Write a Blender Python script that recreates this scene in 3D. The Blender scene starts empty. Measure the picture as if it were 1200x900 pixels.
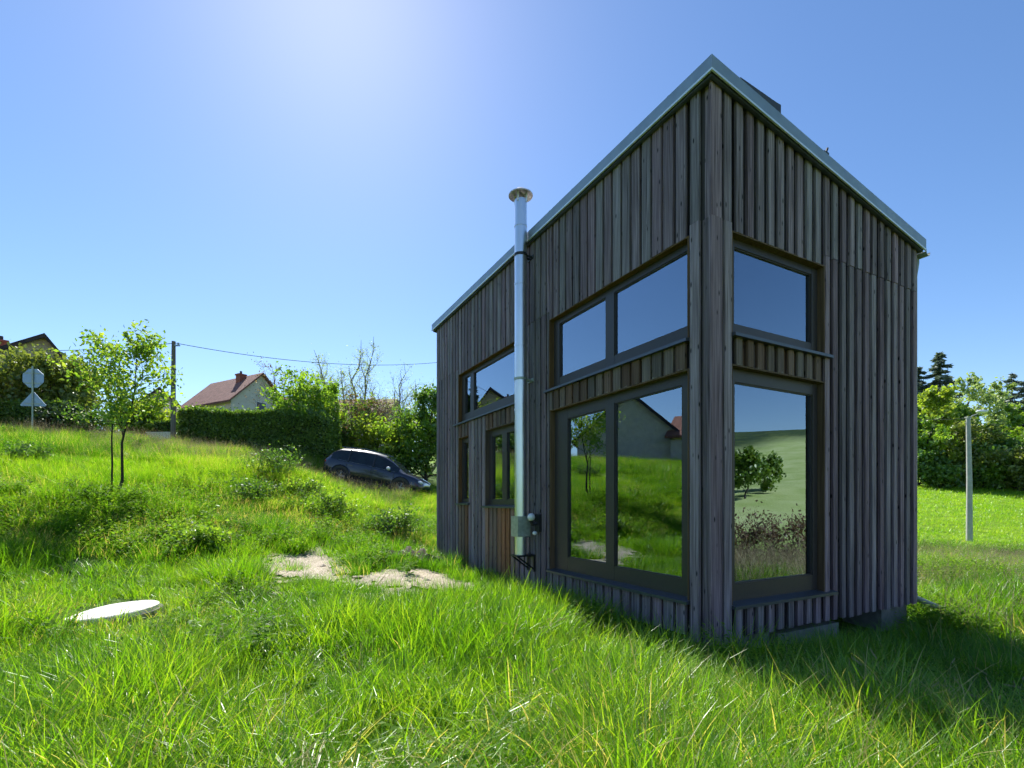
import bpy, bmesh, math, random
import numpy as np
from mathutils import Vector, Matrix, noise as mnoise
R = math.radians
# ------------------------------------------------------------------ camera, sky, sun, exposure
SC = bpy.context.scene
COL = SC.collection
EYE = 1.55
cam_d = bpy.data.cameras.new('camera'); cam = bpy.data.objects.new('camera', cam_d); COL.objects.link(cam)
cam_d.sensor_width = 36; cam_d.lens = 580 / 1200 * 36; cam_d.shift_y = 138 / 1200
cam_d.clip_start = .05; cam_d.clip_end = 6000
cam.location = (0, 0, EYE); cam.rotation_euler = (R(90), 0, 0)
SC.camera = cam
SUN_AZ, SUN_EL = R(-20), R(46.5)              # azimuth from +Y towards +X
w = bpy.data.worlds.new('World'); SC.world = w; w.use_nodes = True
nt = w.node_tree; bg = nt.nodes['Background']
sky = nt.nodes.new('ShaderNodeTexSky'); sky.sky_type = 'NISHITA'; sky.sun_disc = False
sky.sun_elevation = SUN_EL; sky.sun_rotation = SUN_AZ
sky.altitude = 400; sky.air_density = 1.0; sky.dust_density = 0.24; sky.ozone_density = 2.5
hs_ = nt.nodes.new('ShaderNodeHueSaturation'); hs_.inputs['Saturation'].default_value = 1.14; hs_.inputs['Hue'].default_value = .503
nt.links.new(sky.outputs[0], hs_.inputs['Color']); nt.links.new(hs_.outputs[0], bg.inputs[0]); bg.inputs[1].default_value = 0.096
sd = bpy.data.lights.new('sun', 'SUN'); sun = bpy.data.objects.new('sun', sd); COL.objects.link(sun)
sd.energy = 5.0; sd.angle = R(.53); sd.color = (1, .955, .88)
sdir = Vector((math.sin(SUN_AZ) * math.cos(SUN_EL), math.cos(SUN_AZ) * math.cos(SUN_EL), math.sin(SUN_EL)))
sun.rotation_euler = sdir.to_track_quat('Z', 'Y').to_euler(); sun.location = sdir * 60
SC.view_settings.view_transform = 'Standard'; SC.view_settings.look = 'None'
SC.view_settings.exposure = 0.92; SC.view_settings.gamma = 1
SC.cycles.max_bounces = 5; SC.cycles.diffuse_bounces = 3; SC.cycles.transparent_max_bounces = 12; SC.cycles.transmission_bounces = 6
SC.cycles.use_adaptive_sampling = True; SC.cycles.adaptive_threshold = .03
SC.cycles.caustics_reflective = False; SC.cycles.caustics_refractive = False

# ------------------------------------------------------------------ materials
MATS = {}
class NT:
    def __init__(s, name):
        m = bpy.data.materials.new(name); m.use_nodes = True; s.m = m; s.t = m.node_tree
        s.b = s.t.nodes['Principled BSDF']; s.out = s.t.nodes['Material Output']; MATS[name] = m
    def n(s, typ, **kw):
        n = s.t.nodes.new('ShaderNode' + typ)
        for k, v in kw.items():
            if k.startswith('i_'): n.inputs[k[2:].replace('_', ' ')].default_value = v
            else: setattr(n, k, v)
        return n
    def l(s, a, b): s.t.links.new(a, b)
    def noise(s, scale, detail=4, vec=None, rough=.55):
        n = s.n('TexNoise'); n.inputs['Scale'].default_value = scale; n.inputs['Detail'].default_value = detail
        n.inputs['Roughness'].default_value = rough
        if vec is not None: s.l(vec, n.inputs['Vector'])
        return n.outputs['Fac']
    def ramp(s, fac, stops):
        r = s.n('ValToRGB'); e = r.color_ramp.elements
        while len(e) < len(stops): e.new(.5)
        for el, (p, c) in zip(e, stops): el.position = p; el.color = (*c, 1) if len(c) == 3 else c
        s.l(fac, r.inputs[0]); return r.outputs[0]
    def mix(s, fac, a, b, mode='MIX'):
        m = s.n('Mix', data_type='RGBA', blend_type=mode)
        for i, v in ((0, fac), (6, a), (7, b)):
            if hasattr(v, 'links'): s.l(v, m.inputs[i])
            elif i == 0: m.inputs[0].default_value = v
            else: m.inputs[i].default_value = (*v, 1)
        return m.outputs[2]
    def math(s, op, a, b=None, clamp=False):
        m = s.n('Math', operation=op, use_clamp=clamp)
        for i, v in ((0, a), (1, b)):
            if v is None: continue
            if hasattr(v, 'links'): s.l(v, m.inputs[i])
            else: m.inputs[i].default_value = v
        return m.outputs[0]
    def bump(s, h, strength=.3, dist=.01):
        b = s.n('Bump'); b.inputs['Strength'].default_value = strength; b.inputs['Distance'].default_value = dist
        s.l(h, b.inputs['Height']); s.l(b.outputs[0], s.b.inputs['Normal'])
    def mapped(s, scale, src='pos'):
        mp = s.n('Mapping'); mp.inputs['Scale'].default_value = scale
        if src == 'pos': s.l(s.n('NewGeometry').outputs['Position'], mp.inputs[0])
        else: s.l(s.n('TexCoord').outputs[src], mp.inputs[0])
        return mp

def simple(name, col, rough=.6, metal=0., var=.15, scale=12, bump=0., spec=.5):
    t = NT(name)
    g = t.n('NewGeometry').outputs['Position']
    f = t.noise(scale, 5, g)
    c0 = tuple(c * (1 - var) for c in col); c1 = tuple(min(1, c * (1 + var)) for c in col)
    t.l(t.ramp(f, [(.3, c0), (.7, c1)]), t.b.inputs['Base Color'])
    t.b.inputs['Roughness'].default_value = rough; t.b.inputs['Metallic'].default_value = metal
    t.b.inputs['Specular IOR Level'].default_value = spec
    if bump: t.bump(f, bump)
    return t.m

def wood(name, dark, mid, light, rot=False, rough=.8, knots=True, wear=None):
    t = NT(name)
    oi = t.n('ObjectInfo'); rnd = oi.outputs['Random']
    mp = t.mapped((55, 55, 1.3)); 
    off = t.n('VectorMath', operation='MULTIPLY_ADD')
    comb = t.n('CombineXYZ'); 
    for i in range(3): t.l(rnd, comb.inputs[i])
    t.l(comb.outputs[0], off.inputs[0]); off.inputs[1].default_value = (91, 57, 23); t.l(mp.outputs[0], off.inputs[2])
    v = off.outputs[0]
    if rot:
        mp.inputs['Scale'].default_value = (9, 9, 55)
    g1 = t.noise(1.0, 6, v, .6)
    mp2 = t.mapped((14, 14, .9)); off2 = t.n('VectorMath', operation='ADD'); t.l(mp2.outputs[0], off2.inputs[0]); t.l(comb.outputs[0], off2.inputs[1])
    g2 = t.noise(1.0, 3, off2.outputs[0])
    c = t.ramp(g1, [(.33, dark), (.5, mid), (.68, light)])
    c = t.mix(t.ramp(g2, [(.35, (0, 0, 0)), (.7, (1, 1, 1))]), c, t.mix(.45, c, light))
    # board to board variation
    hv = t.n('HueSaturation'); t.l(c, hv.inputs['Color'])
    t.l(t.math('ADD', t.math('MULTIPLY', rnd, .55), .75), hv.inputs['Value'])
    r2 = t.math('FRACT', t.math('MULTIPLY', rnd, 17.3)); t.l(t.math('ADD', t.math('MULTIPLY', r2, .7), .65), hv.inputs['Saturation'])
    c = hv.outputs[0]
    if wear is not None:        # bleached, scuffed ends low on the board (object space, 0 = bottom end)
        oc = t.n('TexCoord').outputs['Object']; sp = t.n('SeparateXYZ'); t.l(oc, sp.inputs[0])
        edge = t.math('ADD', t.math('MULTIPLY', sp.outputs[2], -2.2), t.noise(22, 3, t.n('NewGeometry').outputs['Position']))
        c = t.mix(t.ramp(edge, [(.45, (0, 0, 0)), (.8, (1, 1, 1))]), c, wear)
    if knots:
        vo = t.n('TexVoronoi'); vo.inputs['Scale'].default_value = 1
        mp3 = t.mapped((13, 13, 4.2)); off3 = t.n('VectorMath', operation='ADD'); t.l(mp3.outputs[0], off3.inputs[0]); t.l(comb.outputs[0], off3.inputs[1]); t.l(off3.outputs[0], vo.inputs['Vector'])
        k = t.ramp(vo.outputs['Distance'], [(.07, (1, 1, 1)), (.16, (0, 0, 0))])
        c = t.mix(k, c, tuple(x * .3 for x in dark))
    t.l(c, t.b.inputs['Base Color']); t.b.inputs['Roughness'].default_value = rough
    t.b.inputs['Specular IOR Level'].default_value = .35
    t.bump(g1, .5, .004)
    return t.m

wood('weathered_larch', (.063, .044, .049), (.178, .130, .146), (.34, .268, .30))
wood('weathered_larch_shaded', (.025, .019, .020), (.055, .043, .046), (.10, .082, .086))  # recessed boards: less weathered, and darkened further for shade in the gaps
wood('sheltered_larch', (.09, .045, .027), (.19, .105, .066), (.33, .205, .14))
wood('scuffed_larch', (.055, .033, .025), (.12, .075, .058), (.21, .145, .115), wear=(.40, .35, .31))
wood('lining_larch', (.06, .034, .021), (.115, .07, .042), (.18, .12, .075), knots=False)
wood('floor_oak', (.22, .12, .06), (.36, .21, .11), (.48, .31, .18), rot=True, rough=.4)
wood('spruce_post', (.45, .27, .12), (.62, .40, .2), (.72, .5, .28), knots=False)
wood('pole_wood', (.05, .04, .035), (.11, .09, .075), (.19, .16, .13), knots=False)
simple('interior_board', (.46, .38, .27), .75, var=.12, scale=3)
simple('frame_brown', (.050, .040, .040), .45, var=.08, scale=30)
simple('sill_metal', (.11, .12, .14), .42, metal=.6, var=.08)
simple('roof_metal', (.30, .35, .37), .45, metal=.55, var=.1, scale=5)
simple('bright_metal', (.8, .82, .84), .4, metal=.4, var=.05)  # brighter base stands in for sky reflection on the drip edge
simple('roof_dark', (.045, .047, .05), .5, var=.2)
simple('flue_steel', (.78, .79, .8), .34, metal=1., var=.04, scale=2.5)
simple('galvanised', (.42, .46, .40), .5, metal=.5, var=.2, scale=20)
simple('flue_dark', (.03, .03, .032), .5)
simple('steel_cap_reflect', (.6, .52, .5), .38, metal=.9, var=.2, scale=20)  # steel rain cap, pinkish reflection put into the base colour
simple('white_plastic', (.8, .8, .8), .35, var=.03)
simple('black_plastic', (.02, .02, .022), .45)
simple('concrete', (.22, .21, .195), .9, var=.25, scale=9, bump=.4)
simple('concrete_pale', (.78, .75, .70), .85, var=.07, scale=16, bump=.3)
simple('pole_concrete', (.42, .41, .39), .85, var=.15, scale=6)
simple('pvc_grey', (.26, .29, .26), .5, var=.1)
simple('sign_back', (.34, .43, .56), .45, metal=.5, var=.08)  # sky reflection put into the bluish base colour
simple('bark', (.085, .068, .055), .9, var=.4, scale=18, bump=.6)
simple('bark_dark', (.035, .028, .024), .9, var=.4, scale=22, bump=.6)
simple('bark_pale', (.25, .22, .19), .85, var=.35, scale=14)
simple('twig_brown', (.17, .12, .09), .9, var=.3, scale=14)
simple('render_beige', (.42, .36, .27), .9, var=.08, scale=4)
simple('render_grey', (.62, .54, .45), .9, var=.1, scale=3)
simple('render_white', (.62, .58, .52), .9, var=.08, scale=3)
simple('brick', (.30, .10, .07), .85, var=.3, scale=8)
simple('wire', (.05, .05, .055), .6)
simple('tyre', (.018, .018, .02), .8)
simple('rim', (.28, .29, .3), .35, metal=.9)
simple('lamp_clear', (.75, .77, .8), .12, var=.05)
simple('tail_red', (.35, .02, .02), .25)
simple('seat_dark', (.03, .03, .035), .8)
simple('far_glass', (.05, .07, .09), .08, var=.1)

t = NT('car_paint'); t.b.inputs['Base Color'].default_value = (.012, .018, .045, 1); t.b.inputs['Metallic'].default_value = .1
t.b.inputs['Roughness'].default_value = .32; t.b.inputs['Coat Weight'].default_value = 1; t.b.inputs['Coat Roughness'].default_value = .04
t.l(t.ramp(t.noise(60, 2, t.n('NewGeometry').outputs['Position']), [(.3, (.006, .009, .024)), (.7, (.010, .014, .034))]), t.b.inputs['Base Color'])
t = NT('car_glass'); t.b.inputs['Base Color'].default_value = (.012, .016, .02, 1); t.b.inputs['Roughness'].default_value = .03
t.l(t.ramp(t.noise(3, 2, t.n('NewGeometry').outputs['Position']), [(.3, (.010, .014, .018)), (.7, (.02, .03, .035))]), t.b.inputs['Base Color'])

def tile_mat(name, a, b, c):
    t = NT(name); mp = t.mapped((1, 1, 1), 'Object')
    wv = t.n('TexWave', wave_type='BANDS', bands_direction='Z'); wv.inputs['Scale'].default_value = 3.2; wv.inputs['Distortion'].default_value = .6
    t.l(mp.outputs[0], wv.inputs['Vector'])
    f = t.noise(3.5, 5, t.n('NewGeometry').outputs['Position'])
    col = t.ramp(f, [(.3, a), (.5, b), (.72, c)])
    col = t.mix(t.ramp(wv.outputs['Fac'], [(.05, (1, 1, 1)), (.25, (0, 0, 0))]), col, tuple(x * .75 for x in a))
    t.l(col, t.b.inputs['Base Color']); t.b.inputs['Roughness'].default_value = .85; t.bump(wv.outputs['Fac'], .5, .05)
tile_mat('tile_red', (.19, .07, .045), (.29, .11, .07), (.37, .165, .11))
tile_mat('tile_brown', (.15, .065, .05), (.23, .10, .078), (.30, .15, .115))
tile_mat('tile_dark', (.035, .03, .035), (.06, .045, .05), (.09, .06, .06))

def glass_mat():
    t = NT('window_glass'); t.t.nodes.remove(t.b)
    tr = t.n('BsdfTransparent'); tr.inputs[0].default_value = (.94, .97, .95, 1)
    gl = t.n('BsdfGlossy'); gl.inputs['Roughness'].default_value = .004; gl.inputs[0].default_value = (.74, .88, 1, 1)
    fr = t.n('Fresnel'); fr.inputs[0].default_value = 2.15
    # faint waviness of float glass
    b = t.n('Bump'); b.inputs['Strength'].default_value = .012; b.inputs['Distance'].default_value = .02
    t.l(t.noise(1.3, 1, t.n('NewGeometry').outputs['Position']), b.inputs['Height']); t.l(b.outputs[0], gl.inputs['Normal'])
    f = t.math('ADD', t.math('MULTIPLY', fr.outputs[0], 1.0), .22, True)
    m = t.n('MixShader'); t.l(f, m.inputs[0]); t.l(tr.outputs[0], m.inputs[1]); t.l(gl.outputs[0], m.inputs[2])
    t.l(m.outputs[0], t.out.inputs[0]); return t.m
glass_mat()

def leaf_mat(name, c0, c1, c2, trans=.5, gloss=.08, instancer=False, rough=.45, tboost=(1.5, 1.6, .8)):
    """two sided leaf: diffuse + translucent + a little sheen; colour varies leaf by leaf"""
    t = NT(name); t.t.nodes.remove(t.b)
    g = t.n('NewGeometry'); isl = g.outputs['Random Per Island']
    f = isl
    if instancer:
        a = t.n('Attribute', attribute_type='INSTANCER', attribute_name='tint')
        f = t.math('ADD', t.math('MULTIPLY', a.outputs['Fac'], .8), t.math('MULTIPLY', t.math('SUBTRACT', isl, .5), .45), True)
    else:
        f = t.math('ADD', t.math('MULTIPLY', isl, .6), t.math('MULTIPLY', t.noise(.9, 2, g.outputs['Position']), .45), True)
    col = t.ramp(f, [(.1, c0), (.5, c1), (.9, c2)])
    if instancer:
        d = t.n('Attribute', attribute_type='INSTANCER', attribute_name='dry')
        dr = t.math('MULTIPLY', t.math('GREATER_THAN', t.math('ADD', d.outputs['Fac'], isl), 1.0), 1.0)
        col = t.mix(dr, col, (.46, .40, .20))
    df = t.n('BsdfDiffuse'); t.l(col, df.inputs[0])
    tl = t.n('BsdfTranslucent'); t.l(t.mix(1., col, tboost, 'MULTIPLY'), tl.inputs[0])
    m1 = t.n('MixShader'); m1.inputs[0].default_value = trans; t.l(df.outputs[0], m1.inputs[1]); t.l(tl.outputs[0], m1.inputs[2])
    gl = t.n('BsdfGlossy'); gl.inputs['Roughness'].default_value = rough; gl.inputs[0].default_value = (.9, .95, .9, 1)
    m2 = t.n('MixShader'); m2.inputs[0].default_value = gloss; t.l(m1.outputs[0], m2.inputs[1]); t.l(gl.outputs[0], m2.inputs[2])
    t.l(m2.outputs[0], t.out.inputs[0]); return t.m
leaf_mat('grass_blade', (.045, .145, .009), (.145, .31, .013), (.33, .45, .04), .56, .032, True, .34, (1.6, 1.6, .55))
leaf_mat('dry_stalk', (.20, .16, .09), (.34, .28, .17), (.5, .43, .28), .3, .04, True, .6, (1.1, 1.05, .9))
leaf_mat('weed_leaf', (.06, .14, .014), (.13, .25, .018), (.26, .36, .035), .52, .012, True)
leaf_mat('leaf_spring', (0.078, 0.169, 0.019), (0.169, 0.286, 0.026), (0.312, 0.416, 0.046), .55, .05)
leaf_mat('leaf_yellow', (0.13, 0.195, 0.019), (0.247, 0.325, 0.033), (0.39, 0.442, 0.065), .55, .05)
leaf_mat('leaf_mid', (0.046, 0.117, 0.016), (0.098, 0.195, 0.023), (0.182, 0.286, 0.039), .45, .06)
leaf_mat('leaf_hedge', (0.046, 0.109, 0.014), (0.109, 0.2, 0.022), (0.237, 0.328, 0.036), .42, .06)
leaf_mat('leaf_dark', (.012, .028, .010), (.025, .05, .016), (.05, .08, .025), .3, .05)
leaf_mat('leaf_pale', (0.182, 0.26, 0.091), (0.286, 0.364, 0.143), (0.416, 0.468, 0.221), .5, .05)
leaf_mat('leaf_olive', (0.091, 0.124, 0.026), (0.156, 0.195, 0.039), (0.247, 0.273, 0.065), .45, .05)
leaf_mat('leaf_brown', (.10, .06, .04), (.17, .11, .075), (.24, .17, .11), .35, .03)
leaf_mat('needle_blue', (.07, .10, .10), (.12, .155, .16), (.18, .21, .22), .3, .04)
leaf_mat('blossom', (.6, .58, .55), (.7, .68, .64), (.75, .74, .7), .3, .03)

def ground_mat():
    t = NT('meadow_ground'); p = t.n('NewGeometry').outputs['Position']
    n1 = t.noise(.35, 5, p); n2 = t.noise(7, 6, p, .65)
    green = t.ramp(n2, [(.3, (.035, .075, .012)), (.52, (.075, .15, .016)), (.72, (.13, .21, .03))])
    dry = t.ramp(n2, [(.3, (.07, .065, .03)), (.6, (.15, .15, .055)), (.8, (.24, .21, .10))])
    c = t.mix(t.ramp(n1, [(.52, (0, 0, 0)), (.7, (.75, .75, .75))]), green, dry)
    # open mown field: east and far
    a = t.n('Attribute', attribute_type='GEOMETRY', attribute_name='mown')
    n3 = t.noise(.12, 4, p); n4 = t.noise(2.2, 6, p, .7)
    field = t.mix(t.ramp(n4, [(.3, (0, 0, 0)), (.7, (1, 1, 1))]), t.ramp(n3, [(.35, (.125, .235, .012)), (.65, (.165, .285, .016))]), (.18, .29, .022))
    c = t.mix(a.outputs['Fac'], c, field)
    pa = t.n('Attribute', attribute_type='GEOMETRY', attribute_name='pale')
    c = t.mix(pa.outputs['Fac'], c, t.ramp(n3, [(.35, (.26, .34, .11)), (.65, (.36, .42, .19))]))
    wa = t.n('Attribute', attribute_type='GEOMETRY', attribute_name='wooded')
    vw = t.n('TexVoronoi'); vw.inputs['Scale'].default_value = .16; t.l(p, vw.inputs['Vector'])
    c = t.mix(wa.outputs['Fac'], c, t.ramp(vw.outputs['Color'], [(.2, (.02, .04, .018)), (.6, (.04, .07, .025)), (.9, (.07, .10, .03))]))
    t.l(c, t.b.inputs['Base Color']); t.b.inputs['Roughness'].default_value = .95; t.b.inputs['Specular IOR Level'].default_value = .15
    t.bump(n2, .9, .08); return t.m
ground_mat()
def gravel_mat():
    t = NT('pale_gravel'); p = t.n('NewGeometry').outputs['Position']
    v = t.n('TexVoronoi'); v.inputs['Scale'].default_value = 48; t.l(p, v.inputs['Vector'])
    c = t.ramp(v.outputs['Color'], [(.1, (.30, .24, .17)), (.5, (.46, .385, .29)), (.9, (.62, .55, .44))])
    c = t.mix(t.ramp(t.noise(3, 5, p), [(.48, (0, 0, 0)), (.7, (.6, .6, .6))]), c, (.28, .25, .14))
    t.l(c, t.b.inputs['Base Color']); t.b.inputs['Roughness'].default_value = .95; t.bump(v.outputs['Distance'], .8, .02); return t.m
gravel_mat()
simple('dark_soil', (.06, .042, .03), .95, var=.4, scale=14, bump=.8)
def far_mat():
    t = NT('far_forest'); p = t.n('NewGeometry').outputs['Position']
    v = t.n('TexVoronoi'); v.inputs['Scale'].default_value = .16; t.l(p, v.inputs['Vector'])
    c = t.ramp(v.outputs['Color'], [(.2, (.02, .04, .02)), (.6, (.04, .07, .03)), (.9, (.07, .10, .035))])
    t.l(c, t.b.inputs['Base Color']); t.b.inputs['Roughness'].default_value = 1; return t.m

# ------------------------------------------------------------------ mesh helpers
class MB:
    def __init__(s): s.v = []; s.f = []; s.mi = []
    def add(s, vs, fs, mi=0):
        o = len(s.v); s.v += [tuple(v) for v in vs]; s.f += [tuple(i + o for i in f) for f in fs]; s.mi += [mi] * len(fs); return s
    def box(s, x0, x1, y0, y1, z0, z1, mi=0):
        return s.add([(x0, y0, z0), (x1, y0, z0), (x1, y1, z0), (x0, y1, z0), (x0, y0, z1), (x1, y0, z1), (x1, y1, z1), (x0, y1, z1)],
                     [(0, 3, 2, 1), (4, 5, 6, 7), (0, 1, 5, 4), (1, 2, 6, 5), (2, 3, 7, 6), (3, 0, 4, 7)], mi)
    def tube(s, pts, rad, n=8, mi=0, cap=True):
        pts = [Vector(p) for p in pts]; k = len(pts)
        rad = [rad] * k if not hasattr(rad, '__len__') else rad
        ref = Vector((0, 0, 1)); o = len(s.v); vs = []
        d0 = (pts[1] - pts[0]).normalized()
        if abs(d0.z) > .9: ref = Vector((1, 0, 0))
        for i, p in enumerate(pts):
            d = (pts[min(i + 1, k - 1)] - pts[max(i - 1, 0)])
            d = d.normalized() if d.length > 1e-9 else d0
            a = d.cross(ref); a = a.normalized() if a.length > 1e-6 else Vector((1, 0, 0)); b = d.cross(a)
            for j in range(n):
                q = 2 * math.pi * j / n; vs.append(p + (a * math.cos(q) + b * math.sin(q)) * rad[i])
        fs = [(i * n + j, i * n + (j + 1) % n, (i + 1) * n + (j + 1) % n, (i + 1) * n + j) for i in range(k - 1) for j in range(n)]
        if cap: fs += [tuple(range(n))[::-1], tuple((k - 1) * n + j for j in range(n))]
        return s.add(vs, fs, mi)
    def lathe(s, prof, c=(0, 0, 0), n=24, mi=0):
        vs = []; k = len(prof)
        for r, z in prof:
            for j in range(n):
                q = 2 * math.pi * j / n; vs.append((c[0] + r * math.cos(q), c[1] + r * math.sin(q), c[2] + z))
        fs = [(i * n + j, i * n + (j + 1) % n, (i + 1) * n + (j + 1) % n, (i + 1) * n + j) for i in range(k - 1) for j in range(n)]
        return s.add(vs, fs, mi)
    def sphere(s, c, r, n=12, sq=(1, 1, 1), mi=0):
        prof = [(max(1e-4, math.sin(math.pi * i / n)) * r, -math.cos(math.pi * i / n) * r) for i in range(n + 1)]
        o = len(s.v); s.lathe(prof, (0, 0, 0), n * 2, mi)
        for i in range(o, len(s.v)): s.v[i] = tuple(c[k] + s.v[i][k] * sq[k] for k in range(3))
        return s
    def prism(s, poly, y0, y1, mi=0):   # poly in (x,z)
        n = len(poly); vs = [(x, y0, z) for x, z in poly] + [(x, y1, z) for x, z in poly]
        return s.add(vs, [tuple(range(n)), tuple(range(2 * n - 1, n - 1, -1))] + [(i, i + n, (i + 1) % n + n, (i + 1) % n) for i in range(n)], mi)
    def mesh(s, name, mats, smooth=False):
        m = bpy.data.meshes.new(name); m.from_pydata(s.v, [], s.f)
        for mm in (mats if isinstance(mats, (list, tuple)) else [mats]): m.materials.append(MATS[mm])
        if isinstance(mats, (list, tuple)) and len(mats) > 1: m.polygons.foreach_set('material_index', s.mi)
        if smooth:
            m.polygons.foreach_set('use_smooth', [True] * len(m.polygons))
            try: m.set_sharp_from_angle(angle=R(35))
            except Exception: pass
        m.update(); return m
    def build(s, name, mats, parent=None, smooth=False, **kw): return link(name, s.mesh(name, mats, smooth), parent, **kw)

def tag(o, label=None, cat=None, group=None, kind=None):
    if label: o['label'] = label
    if cat: o['category'] = cat
    if group: o['group'] = group
    if kind: o['kind'] = kind
    return o
def link(name, data, parent=None, loc=None, rot=None, scale=None, **kw):
    o = bpy.data.objects.new(name, data); COL.objects.link(o)
    if parent: o.parent = parent
    if loc is not None: o.location = loc
    if rot is not None: o.rotation_euler = rot
    if scale is not None: o.scale = scale
    return tag(o, **kw)
def thing(name, loc, label, cat, rz=0, group=None): return link(name, None, None, loc, (0, 0, rz), label=label, cat=cat, group=group)

# ------------------------------------------------------------------ terrain
CP = np.array([(0, 0, .15), (0, 3, .1), (-2, 3, .08), (3, 1, .1), (2.5, 2.6, .12), (4.6, 3.2, -.03), (1.2, 4.2, .05), (2.1, 4.5, -.06), (4.2, 5.6, -.2), (-6, 3, .1), (4, 8, -.05), (1, 8, .06), (-.5, 10, .08), (-1.9, 12.3, .1), (2, 13.5, .2),
    (5.7, 6.7, -.27), (6.3, 9.5, -.2), (-4.8, 6, .18), (-6.4, 6.2, .2), (-1.9, 8.5, .2), (-3.9, 9.3, .38), (-2.8, 11, .36), (-9.6, 12, 1.7), (-9.3, 9, .98), (-8.3, 7.6, .58),
    (-7.2, 11.5, 1.05), (-4.1, 16, 1.0), (-5.6, 19, 1.62), (-3.4, 19.5, 1.3), (-8.3, 16, 2.1), (-13.5, 15, 2.75), (-4.8, 22, 1.78), (-7.5, 22, 2.3), (-3.2, 24.5, 2.0), (-9.5, 24, 3.65), (-16.3, 23, 4.1), (-12.5, 20, 3.4), (-19.4, 19.5, 4.2), (-22.8, 22, 4.4),
    (-20, 14, 3.4), (-16, 9, 2.3), (-26, 17, 4.3), (-34, 22, 4.9), (-17, 32, 5), (-32, 35, 5.6), (-10, 34, 4.3), (-4, 32, 3.1), (0, 26, 1.9), (3, 20, .9),
    (-12, 45, 5.5), (-30, 50, 6.5), (-60, 50, 8), (-75, 75, 9), (-45, 5, 5), (-15, 0, 1), (-30, -10, 2), (-10, -12, 0), (5, -10, -.5), (20, -15, -2.2),
    (6.3, 7, -.24), (5.7, 5, -.24), (8.3, 8, -.1), (13.3, 14, -.3), (10, 3, -.45), (18, 8, -.9), (23.1, 25, -.55), (14, 24, .1), (33, 35, .7), (20, 38, 1.6), (55, 60, 4.0), (57, 55, 3.2), (30, 60, 4.6), (0, 60, 5), (70, 62, 3.6),
    (60, 90, 10), (100, 90, 9), (20, 100, 11), (-40, 110, 12), (40, 2, -4.5), (75, -10, -9), (60, 25, -2), (120, -15, 1), (170, -25, 9), (230, -40, 20), (300, -60, 36), (420, -80, 58), (150, 60, 4), (260, 60, 24), (200, -140, 8),
    (0, -60, -3), (-80, -60, 4), (80, -80, -8), (0, -200, 2), (-200, 0, 18), (-200, 150, 25), (0, 250, 25), (150, 200, 24), (-200, -200, 12), (300, 300, 45), (300, -300, 30), (-500, 0, 40), (0, 600, 60), (-500, 500, 50), (600, 0, 70), (0, -600, 25), (600, 600, 70), (600, -600, 50), (-600, -600, 30),
    (1600, 0, 60), (0, 1600, 60), (-1600, 0, 50), (0, -1600, 40), (1600, 1600, 60), (-1600, 1600, 50), (1600, -1600, 50), (-1600, -1600, 40)], float)
def _tps():
    P = CP[:, :2]; n = len(P); d = np.linalg.norm(P[:, None] - P[None], axis=2)
    K = d                                             # biharmonic-like linear kernel: no overshoot
    A = np.zeros((n + 3, n + 3)); A[:n, :n] = np.where(d > 0, d + 0 * K, 0); A[:n, :n] -= np.eye(n) * .4
    A[:n, n] = 1; A[:n, n + 1:] = P; A[n, :n] = 1; A[n + 1:, :n] = P.T
    return np.linalg.solve(A, np.r_[CP[:, 2], 0, 0, 0])
_W = _tps()
def vnoise(x, y, s, seed=0):
    x = np.asarray(x, float) * s + seed * 17.3; y = np.asarray(y, float) * s - seed * 9.1
    xi = np.floor(x); yi = np.floor(y); fx = x - xi; fy = y - yi; fx = fx * fx * (3 - 2 * fx); fy = fy * fy * (3 - 2 * fy)
    def h(a, b):
        v = np.sin(a * 127.1 + b * 311.7 + seed * 74.7) * 43758.5453; return v - np.floor(v)
    return (h(xi, yi) * (1 - fx) + h(xi + 1, yi) * fx) * (1 - fy) + (h(xi, yi + 1) * (1 - fx) + h(xi + 1, yi + 1) * fx) * fy
YAW = R(28); CX, CY = 2.00862, 5.0
def to_house(x, y):
    dx = np.asarray(x) - CX; dy = np.asarray(y) - CY
    return dx * math.cos(YAW) + dy * math.sin(YAW), -dx * math.sin(YAW) + dy * math.cos(YAW)
def house_dist(x, y):
    a, b = to_house(x, y); return np.hypot(np.maximum(np.maximum(-a, a - 4.2), 0), np.maximum(np.maximum(-b, b - 8.35), 0))
def ground(x, y):
    x = np.atleast_1d(np.asarray(x, float)); y = np.atleast_1d(np.asarray(y, float)); sh = x.shape; x = x.ravel(); y = y.ravel()
    out = np.empty_like(x); P = CP[:, :2]
    for i in range(0, len(x), 20000):
        q = np.stack([x[i:i + 20000], y[i:i + 20000]], 1); d = np.linalg.norm(q[:, None] - P[None], axis=2)
        out[i:i + 20000] = d @ _W[:-3] + _W[-3] + q @ _W[-2:]
    k = np.clip(house_dist(x, y) / 1.5, 0, 1)
    b = (vnoise(x, y, .55, 1) - .5) * .16 + (vnoise(x, y, 1.7, 2) - .5) * .06
    far = np.clip((np.hypot(x, y) - 25) / 60, 0, 1)
    out += b * k * (1 - far) + (vnoise(x, y, .03, 5) - .5) * 2 * far
    # rough weedy hummocks on the bank left of the car
    for hx, hy, hr, hh in ((-7.6, 17.2, 1.5, .35), (-5.0, 15.0, 1.3, .28), (-9.4, 18.5, 1.6, .3), (-3.2, 13.6, .8, .22)):
        out += hh * np.exp(-((x - hx) ** 2 + (y - hy) ** 2) / hr ** 2)
    return out.reshape(sh)
def gz(x, y): return float(ground(x, y)[0])
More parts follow.
